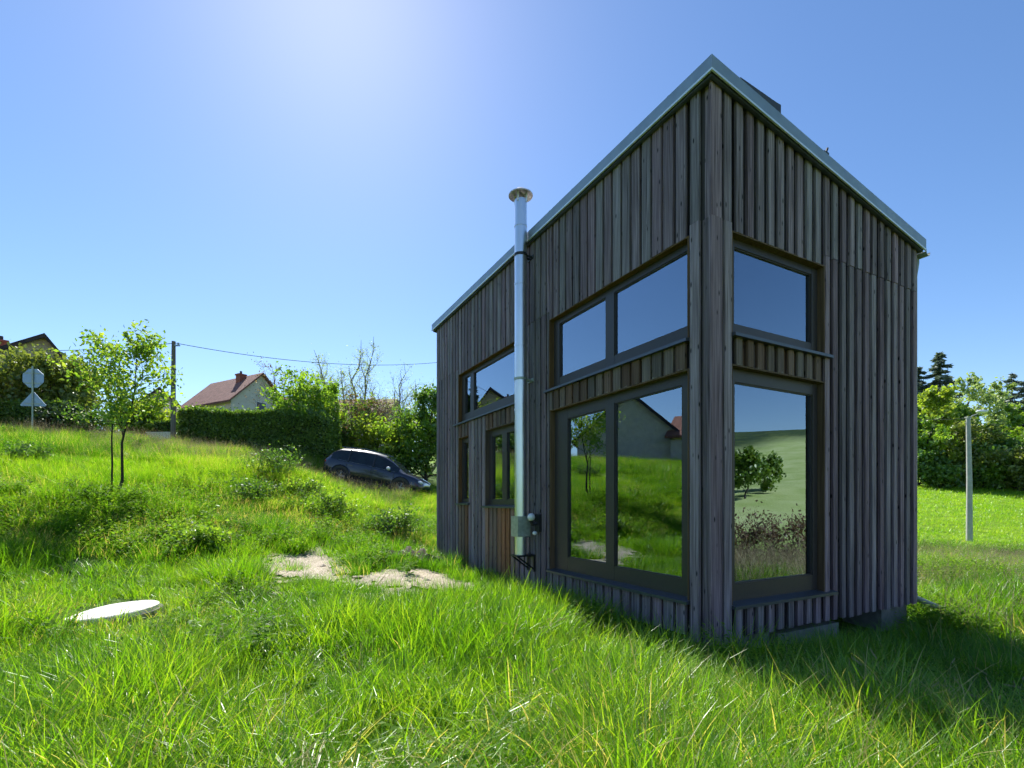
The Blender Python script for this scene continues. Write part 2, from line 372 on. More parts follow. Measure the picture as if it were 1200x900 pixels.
def mown(x, y):
    """open mown field to the right and the far slopes"""
    e = y - (18.5 + .10 * (x - 15)) + (vnoise(x, y, .25, 8) - .5) * 2.5
    m = np.clip(e / 2.0, 0, 1) * np.clip((x - 6) / 4, 0, 1)
    m = np.maximum(m, np.clip((np.hypot(x, y) - 45) / 20, 0, 1)); return m

def axis(lo, hi, step, far):
    a = [*np.arange(lo, hi + 1e-6, step)]; s = step; v = hi
    while v < far: s *= 1.22; v += s; a.append(v)
    s = step; v = lo; b = []
    while v > -far: s *= 1.22; v -= s; b.append(v)
    return np.array(b[::-1] + a)
def build_ground():
    xs = axis(-26, 26, .4, 2400); ys = axis(-3, 28, .4, 2400)
    X, Y = np.meshgrid(xs, ys); Z = ground(X, Y); nx, ny = len(xs), len(ys)
    v = np.stack([X.ravel(), Y.ravel(), Z.ravel()], 1)
    i = np.arange((ny - 1) * (nx - 1)); r = i // (nx - 1); c = i % (nx - 1); a = r * nx + c
    f = np.stack([a, a + 1, a + nx + 1, a + nx], 1)
    m = bpy.data.meshes.new('ground'); m.from_pydata(v.tolist(), [], f.tolist())
    at = m.attributes.new('mown', 'FLOAT', 'POINT'); at.data.foreach_set('value', mown(X.ravel(), Y.ravel()).astype(np.float32))
    rr = np.hypot(X.ravel(), Y.ravel()); wd = np.clip((rr + (vnoise(X.ravel(), Y.ravel(), .012, 3) - .5) * 120 - 290) / 25, 0, 1)
    at = m.attributes.new('pale', 'FLOAT', 'POINT'); at.data.foreach_set('value', np.clip((X.ravel() - 85 + (vnoise(X.ravel(), Y.ravel(), .03, 9) - .5) * 20) / 6, 0, 1).astype(np.float32))
    at = m.attributes.new('wooded', 'FLOAT', 'POINT'); at.data.foreach_set('value', wd.astype(np.float32))
    m.polygons.foreach_set('use_smooth', [True] * len(m.polygons)); m.materials.append(MATS['meadow_ground'])
    link('ground', m, kind='structure')
build_ground()

def patch_field(cx, cy, rx, ry, ang, seed):
    def f(x, y):
        dx = x - cx; dy = y - cy; a = dx * math.cos(ang) + dy * math.sin(ang); b = -dx * math.sin(ang) + dy * math.cos(ang)
        return 1 - np.sqrt((a / rx) ** 2 + (b / ry) ** 2) + (vnoise(x, y, 2.3, seed) - .5) * 1.1 + (vnoise(x, y, 7, seed + 3) - .5) * .9
    return f
GRAVEL = [(patch_field(-1.8, 8.6, 1.25, 1.0, R(-15), 3), (-1.8, 8.6)), (patch_field(-3.8, 9.2, .75, 1.5, R(20), 6), (-3.8, 9.2))]
SOIL = [(patch_field(-1.9, 10.6, .75, .42, R(10), 9), (-1.9, 10.6))]
def build_patch(name, f, c, mat, lift, hum=0.):
    g = .07; n = 44; V = {}; vs = []; fs = []
    def vid(i, j):
        if (i, j) not in V:
            x = c[0] + i * g; y = c[1] + j * g; k = float(f(np.array(x), np.array(y)))
            V[(i, j)] = len(vs); vs.append((x, y, gz(x, y) + lift + hum * max(0, k) * (.6 + .8 * float(vnoise(x, y, 6, 4)))))
        return V[(i, j)]
    G = np.arange(-n, n); II, JJ = np.meshgrid(G, G); ok = f(c[0] + (II + .5) * g, c[1] + (JJ + .5) * g) > 0
    for i, j in zip(II[ok], JJ[ok]): fs.append((vid(i, j), vid(i + 1, j), vid(i + 1, j + 1), vid(i, j + 1)))
    MB().add(vs, fs).build(name, mat, None, True, kind='structure')
for k, (f, c) in enumerate(GRAVEL): build_patch('gravel_patch', f, c, 'pale_gravel', .02, .015)
def pebbles(f, c, n, seed, mat, smin, smax):
    r = np.random.RandomState(seed); x = c[0] + r.uniform(-2, 2, n); y = c[1] + r.uniform(-2, 2, n); k = f(x, y) > -.12; x, y = x[k], y[k]; z0 = ground(x, y) + .02; mb = MB()
    for a, b, zz in zip(x, y, z0):
        q = r.uniform(smin, smax) * (1 + 2 * (r.rand() > .96)); v = [(a + q * dx * r.uniform(.6, 1.3), b + q * dy * r.uniform(.6, 1.3), zz + q * dz * r.uniform(.5, 1)) for dx, dy, dz in ((1, 0, .2), (0, 1, .2), (-1, 0, .2), (0, -1, .2), (.1, .1, .9), (0, 0, -.5))]
        mb.add(v, [(0, 1, 4), (1, 2, 4), (2, 3, 4), (3, 0, 4), (1, 0, 5), (2, 1, 5), (3, 2, 5), (0, 3, 5)])
    mb.build('loose_stones', mat, None, label='loose pale stones on the gravel' if mat != 'dark_soil' else 'loose dark clods of soil', cat='stones', kind='stuff')
simple('pebble', (.42, .36, .28), .9, var=.45, scale=30)
for k, (f, c) in enumerate(GRAVEL): pebbles(f, c, 1500, 60 + k, 'pebble', .008, .022)
for f, c in SOIL: pebbles(f, c, 900, 66, 'dark_soil', .02, .05)
for f, c in SOIL: build_patch('soil_patch', f, c, 'dark_soil', .03, .22)

# ------------------------------------------------------------------ the house
house = thing('timber_house', (CX, CY, 0), 'tall narrow timber house clad in weathered grey vertical boards with corner windows', 'house', YAW)
E0 = EYE
BASE = -1.43 + E0
WX, LY = 4.185, 8.31
SLOPE = .176
def roof_top(x): return 4.43 + E0 - SLOPE * (x + .08)
def fascia_bot(x): return roof_top(x) - .18
HEAD = 2.83 + E0; JOINT = 2.95 + E0
# openings: (t0,t1,z0,z1) on face A (along local y) and face B (along local x)
OPA = [(.29, 3.06, 1.70 + E0, HEAD), (.29, 3.04, -1.09 + E0, 1.42 + E0), (4.08, 6.84, 1.70 + E0, HEAD), (6.25, 6.84, -.07 + E0, 1.42 + E0), (4.08, 5.42, -.12 + E0, 1.42 + E0)]
OPB = [(.32, 1.975, 1.72 + E0, HEAD), (.32, 1.975, -1.12 + E0, 1.44 + E0)]
OPC = [(5.9, 7.7, -1.0 + E0, 1.3 + E0), (1.0, 3.2, -.2 + E0, 1.3 + E0)]  # rear glazing enlarged and a second window added to brighten the room
OPD_ADDED = [(.9, 3.3, -1.0 + E0, 1.3 + E0)]  # unseen opening added so sun reaches the interior
D0, D1 = .066, .28
def place(face, a, d, z):          # a along the face, d inwards
    return {'A': (d, a, z), 'B': (a, d, z), 'C': (WX - d, a, z), 'D': (a, LY - d, z)}[face]
def fbox(mb, face, a0, a1, d0, d1, z0, z1, mi=0):
    p = place(face, a0, d0, z0); q = place(face, a1, d1, z1)
    return mb.box(min(p[0], q[0]), max(p[0], q[0]), min(p[1], q[1]), max(p[1], q[1]), z0, z1, mi)
def wall(face, L, ops, topf):
    ts = sorted({D0 if face in 'BD' else D1, L - (D0 if face in 'BD' else D1), *[o[0] for o in ops], *[o[1] for o in ops]})
    ts = [ts[0]] + [t for t in ts[1:]]
    zs = sorted({BASE + .02, 99., *[o[2] for o in ops], *[o[3] for o in ops]})
    mb = MB()
    def solid(i, j):
        if not (0 <= i < len(ts) - 1 and 0 <= j < len(zs) - 1): return False
        a = (ts[i] + ts[i + 1]) / 2; z = (zs[j] + min(zs[j + 1], 6.5)) / 2
        return not any(o[0] < a < o[1] and o[2] < z < o[3] for o in ops)
    def P(i, j, d):
        z = zs[j]; x = place(face, ts[i], d, 0)[0]
        return place(face, ts[i], d, topf(x) if z > 90 else z)
    for i in range(len(ts) - 1):
        for j in range(len(zs) - 1):
            if not solid(i, j): continue
            mb.add([P(i, j, D0), P(i + 1, j, D0), P(i + 1, j + 1, D0), P(i, j + 1, D0)], [(0, 1, 2, 3)])
            mb.add([P(i, j, D1), P(i + 1, j, D1), P(i + 1, j + 1, D1), P(i, j + 1, D1)], [(3, 2, 1, 0)], 1)
            for di, dj, e in ((-1, 0, ((i, j), (i, j + 1))), (1, 0, ((i + 1, j), (i + 1, j + 1))), (0, -1, ((i, j), (i + 1, j))), (0, 1, ((i, j + 1), (i + 1, j + 1)))):
                if not solid(i + di, j + dj):
                    mb.add([P(*e[0], D0), P(*e[1], D0), P(*e[1], D1), P(*e[0], D1)], [(0, 1, 2, 3)], 0)
    return mb.build('wall', ['weathered_larch_shaded', 'interior_board'], house)
roof_und = lambda x: roof_top(x) - .14
WALL = {f: wall(f, L, o, roof_und) for f, L, o in (('A', LY, OPA), ('B', WX, OPB), ('C', LY, OPC), ('D', WX, OPD_ADDED))}

_c = [(-.5, -.36), (-.36, -.5), (.36, -.5), (.5, -.36), (.5, .36), (.36, .5), (-.36, .5), (-.5, .36)]
_c = [(x if abs(x) == .5 else math.copysign(.44, x), y if abs(y) == .5 else math.copysign(.44, y)) for x, y in _c]
UNIT = MB().add([(x, y, zz) for zz in (0, 1) for x, y in _c], [tuple(range(7, -1, -1)), tuple(range(8, 16))] + [(i, (i + 1) % 8, 8 + (i + 1) % 8, 8 + i) for i in range(8)])
BMESH = {m: UNIT.mesh('board', m) for m in ('weathered_larch', 'weathered_larch_shaded', 'sheltered_larch', 'scuffed_larch')}
rng = random.Random(5)
def sub_intervals(a0, a1, z0, z1, ops):
    """rectangle minus openings -> list of rectangles (cut along the board)"""
    cuts = sorted({a0, a1, *[min(max(e, a0), a1) for o in ops for e in o[:2]]})
    out = []
    for p, q in zip(cuts, cuts[1:]):
        if q - p < .022: continue
        mid = (p + q) / 2; iv = [(z0, z1)]
        for o in ops:
            if o[0] < mid < o[1]:
                nv = []
                for s, e in iv:
                    if o[2] > s: nv.append((s, min(e, o[2])))
                    if o[3] < e: nv.append((max(s, o[3]), e))
                iv = [(s, e) for s, e in nv if e - s > .03]
        out += [(p, q, s, e) for s, e in iv]
    return out
def board(name, face, a0, a1, d0, d1, z0, z1, mat):
    c = place(face, (a0 + a1) / 2, (d0 + d1) / 2, z0); wa, wd = a1 - a0, d1 - d0
    s = (wd, wa, z1 - z0) if face in 'AC' else (wa, wd, z1 - z0)
    rz = rng.gauss(0, .004)
    return link(name, BMESH[mat], WALL[face], c, (0, 0, rz), s)
def clad(face, L, ops, pitch, first):
    ops_b = [(o[0] - .0, o[1] + .0, o[2], o[3]) for o in ops]
    k = 0; a = first; hw = .066 if face == 'A' else .048
    while a < L - .02:
        for raised in (True, False):
            if raised: a0, a1 = a - hw + rng.uniform(-.006, .006), a + hw + rng.uniform(-.006, .006)
            else: a0, a1 = a + .032, a + pitch - .032
            a0 = max(a0, .335 if face == 'B' else .29); a1 = min(a1, L - .005)
            if a1 - a0 < .03: continue
            for p, q, s, e in sub_intervals(a0, a1, BASE + rng.uniform(-.012, .012), 99, ops_b):
                top = e > 50
                if top: e = fascia_bot(place(face, (p + q) / 2, 0, 0)[0]) + .06
                segs = [(s, e)]
                if s < JOINT - .5 and e > JOINT + .2:
                    jj = JOINT + rng.uniform(-.006, .006); segs = [(s, jj - .003), (jj + .003, e)]
                for s2, e2 in segs:
                    if not top and e2 - s2 < .5: mat = 'scuffed_larch' if s2 > E0 + 1 else 'weathered_larch'
                    elif not top and e2 < E0 + .3 and face == 'A' and a > 4: mat = 'sheltered_larch'
                    else: mat = 'weathered_larch'
                    if s2 > HEAD - .1 and abs(s2 - HEAD) < .01: s2 -= rng.uniform(0, .012)
                    j = rng.uniform(-.003, .003) - (.004 if s2 >= JOINT - .01 else 0)
                    if raised: board('board', face, p, q, .0 + j, .036 + j, s2, e2, mat)
                    else: board('backing_board', face, p, q, .044, .063, s2, e2, mat if mat != 'weathered_larch' else 'weathered_larch_shaded')
        a += pitch
clad('A', LY, OPA, .176, .40)
clad('B', WX, OPB, .176, .435)
# corner boards, full height in two lengths, butted at the joint
for (face, a0, a1, d0) in (('A', .012, .140, .04), ('A', .146, .268, -.006), ('B', -.004, .160, -.010), ('B', .198, .312, -.006)):
    tp = fascia_bot(0) + .05
    board('corner_board', face, a0, a1, d0, d0 + .034, BASE - .03, JOINT - .03 - (.02 if face == 'B' else 0), 'weathered_larch')
    board('corner_board', face, a0 + .004, a1 - .004, d0 + .004, d0 + .034, JOINT - .025 - (.02 if face == 'B' else 0), tp, 'weathered_larch')
board('backing_board', 'A', .10, .30, .044, .063, BASE, fascia_bot(0) + .05, 'weathered_larch_shaded')
board('backing_board', 'B', .15, .335, .044, .063, BASE, fascia_bot(.2) + .05, 'weathered_larch_shaded')
# rear walls: cladding joined, the photograph does not show them
for face, L, ops in (('C', LY, OPC), ('D', WX, OPD_ADDED)):
    mb = MB(); a = .07
    while a < L - .03:
        for p, q, s, e in sub_intervals(max(a - .054, .01), min(a + .054, L - .01), BASE, 99, ops):
            if e > 50: e = fascia_bot(place(face, (p + q) / 2, 0, 0)[0]) + .06
            fbox(mb, face, p, q, .0, .064, s, e)
        a += .176
    tag(mb.build('cladding', 'weathered_larch', WALL[face]), kind='stuff')

# windows ------------------------------------------------------------
GD = .12        # depth of the glass behind the board face
def window(face, op, panes, sill=None, fr_d=(.085, .165)):
    """op: opening; panes: list of glass rectangles (a0,a1,z0,z1). frame fills what is left"""
    a0, a1, z0, z1 = op
    lin = .018
    mb = MB()
    A0, A1, Z0, Z1 = a0 + lin, a1 - lin, z0 + .004, z1 - lin
    xs = sorted({A0, A1, *[p[0] for p in panes], *[p[1] for p in panes]}); zsets = {}
    # vertical stiles between panes, rails above and below each pane
    order = sorted(panes); prev = A0
    for i, p in enumerate(order):
        fbox(mb, face, prev, p[0], *fr_d, Z0, Z1); prev = p[1]
        fbox(mb, face, p[0], p[1], fr_d[0] + .002, fr_d[1] - .002, Z0, p[2]); fbox(mb, face, p[0], p[1], fr_d[0] + .002, fr_d[1] - .002, p[3], Z1)
        # glazing bead: thin step round the glass
        b = .012
        for (u0, u1, v0, v1) in ((p[0], p[0] + b, p[2], p[3]), (p[1] - b, p[1], p[2], p[3]), (p[0] + b, p[1] - b, p[2], p[2] + b), (p[0] + b, p[1] - b, p[3] - b, p[3])):
            fbox(mb, face, u0, u1, fr_d[0] + .014, fr_d[1] - .012, v0, v1)
    fbox(mb, face, prev, A1, *fr_d, Z0, Z1)
    wn = mb.build('window', 'frame_brown', house)
    for p in order:
        g = MB(); fbox(g, face, p[0] + .006, p[1] - .006, GD - .003, GD + .003, p[2] + .006, p[3] - .006); g.build('pane', 'window_glass', wn)
    ln = MB()   # timber lining of the reveal
    fbox(ln, face, a0, a0 + lin - .001, .006, D1 - .01, z0, z1); fbox(ln, face, a1 - lin + .001, a1, .006, D1 - .01, z0, z1)
    fbox(ln, face, a0 + lin, a1 - lin, .004, D1 - .01, z1 - lin + .001, z1 - .001)
    ln.build('lining', 'lining_larch', wn)
    if sill:
        s0, s1 = sill; m = MB(); 
        def q(a, d, z): return place(face, a, d, z)
        vs = []
        for a in (s0, s1):
            for d, z in ((-.05, z0 + .002), (-.05, z0 + .034), (.10, z0 + .062), (.10, z0 + .002)): vs.append(q(a, d, z))
        m.add(vs, [(0, 1, 2, 3), (7, 6, 5, 4), (0, 4, 5, 1), (1, 5, 6, 2), (2, 6, 7, 3), (3, 7, 4, 0)]); m.build('sill', 'sill_metal', wn)
    return wn
z = lambda v: v + E0
window('A', OPA[0], [(.383, 1.604, z(1.905), z(2.732)), (1.778, 2.889, z(1.905), z(2.732))], (.28, 3.15))
# sliding door: the left leaf sits deeper than the fixed light
window('A', OPA[1], [(.46, 1.602, z(-.846), z(1.286)), (1.772, 2.67, z(-.83), z(1.245))], (.27, 3.06))
window('A', OPA[2], [(4.25, 6.165, z(1.93), z(2.735)), (6.345, 6.655, z(1.93), z(2.735))], (4.0, 7.05))
window('A', OPA[3], [(6.37, 6.72, z(.06), z(1.30))], (6.19, 6.9))
window('A', OPA[4], [(4.21, 4.64, z(.04), z(1.28)), (4.83, 5.26, z(.04), z(1.28))], (4.0, 5.5))
window('B', OPB[0], [(.46, 1.842, z(1.90), z(2.73))], (.31, 2.06))
window('B', OPB[1], [(.468, 1.866, z(-.88), z(1.287))], (.31, 2.16))
window('C', OPC[0], [(6.02, 7.58, z(-.88), z(1.18))])
window('C', OPC[1], [(1.12, 3.08, z(-.08), z(1.18))])  # added window, admits more light to the room

window('D', OPD_ADDED[0], [(1.05, 2.05, z(-.88), z(1.18)), (2.17, 3.15, z(-.88), z(1.18))])  # added far-end window, lets sun onto the floor
# inside
fl = MB(); fl.box(D1, WX - D1, D1, LY - D1, z(-1.16), z(-1.0)); fl.build('floor', 'floor_oak', house)
MB().box(2.07, 2.21, 4.68, 4.82, z(-1.0) + .002, z(3.2)).build('post', 'spruce_post', house)
MB().box(3.2, WX - D1 - .002, 4.70, 4.80, z(-1.0) + .002, z(1.45)).build('partition', 'interior_board', house)
MB().box(D1 + .002, WX - D1 - .002, 4.3, LY - D1 - .002, z(1.46), z(1.62)).build('gallery_floor', 'spruce_post', house)

# roof
def roof():
    X0, X1, Y0, Y1 = -.08, WX + .06, -.08, LY + .1
    r = MB(); ins = .02
    def sl(x0, x1, y0, y1, top, bot, mb, mi=0):
        mb.add([(x, y, roof_top(x) + dz) for dz in (bot, top) for x, y in ((x0, y0), (x1, y0), (x1, y1), (x0, y1))],
               [(0, 3, 2, 1), (4, 5, 6, 7), (0, 1, 5, 4), (1, 2, 6, 5), (2, 3, 7, 6), (3, 0, 4, 7)], mi)
    sl(X0 + ins, X1 - ins, Y0 + ins, Y1 - ins, -.012, -.135, r, 0)
    ro = r.build('roof', 'roof_dark', house)
    # metal verge and eaves boards: upper cap and lower, slightly set back, strip
    for (a, b, c, d) in ((X0, X0 + ins, Y0, Y1), (X1 - ins, X1, Y0, Y1), (X0 + ins, X1 - ins, Y0, Y0 + ins), (X0 + ins, X1 - ins, Y1 - ins, Y1)):
        m = MB(); sl(a, b, c, d, .0, -.135, m); m.build('fascia', 'roof_metal', ro)
    for (a, b, c, d) in ((X0 - .006, X0 + .012, Y0 - .006, Y1 + .006), (X0 + .012, X1, Y0 - .006, Y0 + .012)):
        m = MB(); sl(a, b, c, d, -.1365, -.158, m); m.build('drip_edge', 'bright_metal', ro)
    for (a, b, c, d) in ((X0 + .026, X0 + .05, Y0 + .026, Y1 - .026), (X1 - .05, X1 - .026, Y0 + .026, Y1 - .026), (X0 + .05, X1 - .051, Y0 + .026, Y0 + .05), (X0 + .05, X1 - .05, Y1 - .05, Y1 - .026)):
        m = MB(); sl(a, b, c, d, -.137, -.175, m); m.build('verge_board', 'sill_metal', ro)
    m = MB()
    sl(X0 + .05, -.001, Y0 + .05, Y1 - .05, -.14, -.16, m); sl(WX + .001, X1 - .02, Y0 + .05, Y1 - .05, -.14, -.16, m); sl(0, WX, Y0 + .05, -.001, -.14, -.16, m)
    m.build('soffit', 'sill_metal', ro)
    # standing seams
    n = 14
    for i in range(1, n):
        y = Y0 + (Y1 - Y0) * i / n; m = MB(); sl(X0 + .02, X1 - .02, y - .012, y + .012, .03, -.011, m); m.build('seam', 'roof_metal', ro)
    # dark rail lying on the front verge, and a small hook further down
    m = MB(); p0, p1 = .35, .95
    m.add([(x, y, roof_top(x) + dz) for x, dzs in ((p0, (.004, .018)), (p1, (.004, .085))) for dz in dzs for y in (-.078, -.03)], [(0, 1, 3, 2), (4, 6, 7, 5), (0, 4, 5, 1), (2, 3, 7, 6), (0, 2, 6, 4), (1, 5, 7, 3)])
    m.box(p1 - .02, p1 + .06, -.079, -.02, roof_top(p1) - .012, roof_top(p1) + .085)
    m.build('roof_rail', 'roof_dark', ro)
    m = MB(); x = 1.88; m.box(x - .05, x + .05, -.07, -.03, roof_top(x) - .008, roof_top(x) + .035); m.tube([(x + .01, -.05, roof_top(x) + .02), (x + .05, -.05, roof_top(x) + .1)], .014, 6)
    m.build('roof_hook', 'roof_dark', ro)
    # gutter on the low eave, downpipe at the near corner
    g = MB(); gx = X1 + .06; gzz = roof_top(X1) - .16
    prof = [(gx + .055 * math.cos(a), gzz + .055 * math.sin(a)) for a in np.linspace(math.pi, 2 * math.pi, 9)] + [(gx + .05 * math.cos(a), gzz + .004 + .05 * math.sin(a)) for a in np.linspace(2 * math.pi, math.pi, 9)]
    g.prism(prof, Y0 - .0, Y1); g.build('gutter', 'pvc_grey', ro, True)
    d = MB(); px, py = WX + .06, .07
    d.tube([(gx, py, gzz - .03), (gx, py, gzz - .1), (px, py, gzz - .3), (px, py, BASE + .14), (px + .02, py - .01, BASE + .06), (px + .42, py - .18, BASE - .12)], .042, 12)
    d.build('downpipe', 'pvc_grey', house, True)
roof()
# concrete footings
for (a, b, c, d, h) in ((3.45, 4.12, .1, .6, 0), (.3, 1.1, .12, .6, -.02), (1.2, 2.4, .08, .5, -.06), (.1, .6, 3.0, 3.7, 0), (.1, .6, 6.0, 6.7, 0), (3.5, 4.1, 4, 4.6, 0), (3.5, 4.1, 7.5, 8.1, 0), (.1, .6, 7.5, 8.1, 0)):
    m = MB(); m.box(a, b, c, d, -.45, BASE - .02 + h); m.build('foundation_block', 'concrete', house)

# flue --------------------------------------------------------------
fx, fy = -.20, 3.60
def flue():
    r = .1; zt = z(4.92); zb = z(-.86)
    root = link('flue_pipe', None, house)
    m = MB(); m.lathe([(.001, zb), (r, zb), (r, zt), (r - .012, zt), (r - .012, zt - .3)], (fx, fy, 0), 28)
    p = m.build('pipe', 'flue_steel', root, True)
    for zz in (z(.45), z(1.5), z(2.55), z(3.55), z(4.5)):
        m = MB(); m.lathe([(r, zz - .02), (r + .006, zz - .018), (r + .006, zz + .018), (r, zz + .02)], (fx, fy, 0), 28); m.build('joint_band', 'flue_steel', root, True)
    m = MB(); m.lathe([(.001, zt + .15), (.18, zt + .075), (.198, zt + .07), (.20, zt + .085), (.11, zt + .15), (.001, zt + .2)], (fx, fy, 0), 28)
    m.build('rain_cap', 'steel_cap_reflect', root, True)
    m = MB()
    for k in range(4):
        a = .6 + k * math.pi / 2; m.box(fx + .1 * math.cos(a) - .012, fx + .1 * math.cos(a) + .012, fy + .1 * math.sin(a) - .012, fy + .1 * math.sin(a) + .012, zt - .05, zt + .105)
    m.build('cap_legs', 'bright_metal', root)
    m = MB(); m.box(fx - .115, fx + .115, fy - .115, fy + .115, z(-.565), z(-.235)); m.build('cleanout_box', 'galvanised', root)
    m = MB(); m.box(fx - .13, .03, fy - .12, fy + .12, zb - .03, zb - .002)
    for s in (-.1, .1):
        m.tube([(fx - .1, fy + s, zb - .03), (.0, fy + s, zb - .25)], .014, 6); m.box(-.02, .02, fy + s - .015, fy + s + .015, zb - .28, zb - .03)
    m.build('wall_bracket', 'black_plastic', root)
    for zz in (z(4.02), z(2.0)):
        m = MB(); m.lathe([(r + .004, zz - .02), (r + .010, zz - .02), (r + .010, zz + .02), (r + .004, zz + .02)], (fx, fy, 0), 24)
        m.box(fx + .09, .0, fy - .05, fy - .03, zz - .015, zz + .015); m.box(fx + .09, .0, fy + .03, fy + .05, zz - .015, zz + .015); m.box(-.015, .0, fy - .09, fy + .09, zz - .03, zz + .03)
        m.build('clamp', 'flue_dark' if zz > z(3) else 'galvanised', root, True)
flue()
sl = link('outdoor_lamp', None, house)
m = MB(); m.box(-.05, -.0, 3.27, 3.40, z(-.48), z(-.2)); m.tube([(-.04, 3.34, z(-.34)), (-.12, 3.36, z(-.36)), (-.15, 3.36, z(-.3))], .03, 8); m.build('bracket', 'black_plastic', sl, True)
m = MB(); m.sphere((-.14, 3.36, z(-.245)), .062, 10); m.build('globe', 'white_plastic', sl, True)
m = MB(); m.sphere((-.1, 3.32, z(-.5)), .04, 8, (1, 1, .8)); m.build('sensor', 'white_plastic', sl, True)

# ------------------------------------------------------------------ concrete lid in the grass
lx, ly = -4.85, 6.02
lid = thing('concrete_lid', (lx, ly, gz(lx, ly)), 'round pale concrete shaft lid lying flat in the grass', 'shaft lid')
m = MB(); m.lathe([(.46, -.2), (.465, .03), (.45, .042), (.30, .048), (.001, .052)], n=40); m.build('cover', 'concrete_pale', lid, True)
m = MB(); m.lathe([(.50, -.25), (.50, -.01), (.467, -.01)], n=40); m.build('ring', 'concrete', lid, True)
lid.rotation_euler = (R(2.5), R(-4.5), 0)

# ------------------------------------------------------------------ trees
def frames(d):
    a = d.cross(Vector((0, 0, 1))); a = a.normalized() if a.length > 1e-4 else Vector((1, 0, 0)); return a, d.cross(a).normalized()
def leaf_mesh(name, P, N, size, mat, rs, aspect=1.7, needle=False):
    """one folded leaf (two triangles) for each point"""
    n = len(P); P = np.asarray(P); d = rs.normal(size=(n, 3)); d /= np.linalg.norm(d, axis=1)[:, None]
    if N is not None: d = d * .6 + N * .9; d /= np.linalg.norm(d, axis=1)[:, None]
    u = np.cross(d, rs.normal(size=(n, 3))); u /= np.linalg.norm(u, axis=1)[:, None]
    s = (size * rs.uniform(.6, 1.35, n))[:, None]; nn = np.cross(d, u)
    L = d * s * aspect * .5; W = u * s * .5
    v = np.stack([P - L, P + W + nn * s * .12, P + L, P - W + nn * s * .12], 1).reshape(-1, 3)
    i = np.arange(n)[:, None] * 4; f = np.concatenate([i + [0, 1, 2], i + [0, 2, 3]], 1).reshape(-1, 3)
    m = bpy.data.meshes.new(name); m.vertices.add(len(v)); m.vertices.foreach_set('co', v.ravel().astype(np.float32))
    m.loops.add(f.size); m.loops.foreach_set('vertex_index', f.ravel().astype(np.int32))
    m.polygons.add(len(f)); m.polygons.foreach_set('loop_start', np.arange(0, f.size, 3, dtype=np.int32)); m.polygons.foreach_set('loop_total', np.full(len(f), 3, np.int32))
    m.update(); m.validate(); m.materials.append(MATS[mat]); return m
def skeleton(h, spread, trunk_r, seed, base=.25, limbs=9, subs=5, up=.5, stems=1, lean=.04, twig=3, jit=.25):
    """returns branch tubes [(pts, radii)] and twig points"""
    r = random.Random(seed); tubes = []; tw = []
    for st in range(stems):
        a0 = r.uniform(0, 6.28); p = Vector((0, 0, -.15)) + (Vector((math.cos(a0), math.sin(a0), 0)) * spread * .12 if stems > 1 else Vector()); pts = [p.copy()]
        ln = Vector((math.cos(a0), math.sin(a0), 0)) * (lean if stems == 1 else r.uniform(.08, .3))
        n = 9; hh = h * (1 if st == 0 else r.uniform(.65, 1))
        for i in range(n):
            p = p + Vector((r.gauss(0, .022), r.gauss(0, .022), 0)) * h + (ln + Vector((0, 0, 1))) * ((hh + .15) / n); pts.append(p.copy())
        rr = [trunk_r * (1 - .93 * (i / n) ** .8) for i in range(n + 1)]; rr[0] *= 1.25
        tubes.append((pts, rr))
        for k in range(limbs):
            f = base + (1 - base) * ((k + r.uniform(.1, .9)) / limbs) * .97; i = min(int(f * n), n - 1); q = pts[i].lerp(pts[i + 1], f * n - i)
            a = k * 2.4 + r.uniform(-.6, .6) + a0
            env = math.sin(math.pi * min(1, max(.12, (f - base) / (1 - base) * .8 + .25))) ** .7
            L = spread * env * r.uniform(.75, 1.15)
            d = Vector((math.cos(a), math.sin(a), up + r.uniform(-.2, .35))).normalized(); b = [q]; dd = d.copy()
            for s in range(4):
                dd = (dd + Vector((r.gauss(0, jit), r.gauss(0, jit), r.gauss(.06, jit)))).normalized(); b.append(b[-1] + dd * L / 4)
            br = rr[i] * .5; tubes.append((b, [max(.004, br * (1 - .85 * s / 4)) for s in range(5)]))
            for m in range(subs):
                g = r.uniform(.3, 1); j = min(int(g * 4), 3); q2 = b[j].lerp(b[j + 1], g * 4 - j)
                d2 = (dd + Vector((r.gauss(0, .8), r.gauss(0, .8), r.gauss(.15, .6)))).normalized(); L2 = L * r.uniform(.25, .5)
                e = [q2]; 
                for s in range(twig): d2 = (d2 + Vector((r.gauss(0, .2), r.gauss(0, .2), r.gauss(.05, .2)))).normalized(); e.append(e[-1] + d2 * L2 / twig)
                tubes.append((e, [max(.003, br * .35 * (1 - .8 * s / twig)) for s in range(twig + 1)])); tw += [(x, L2) for x in e[1:]]
            tw += [(x, L * .3) for x in b[2:]]
        tw += [(x, spread * .25) for x in pts[-3:]]
    return tubes, tw
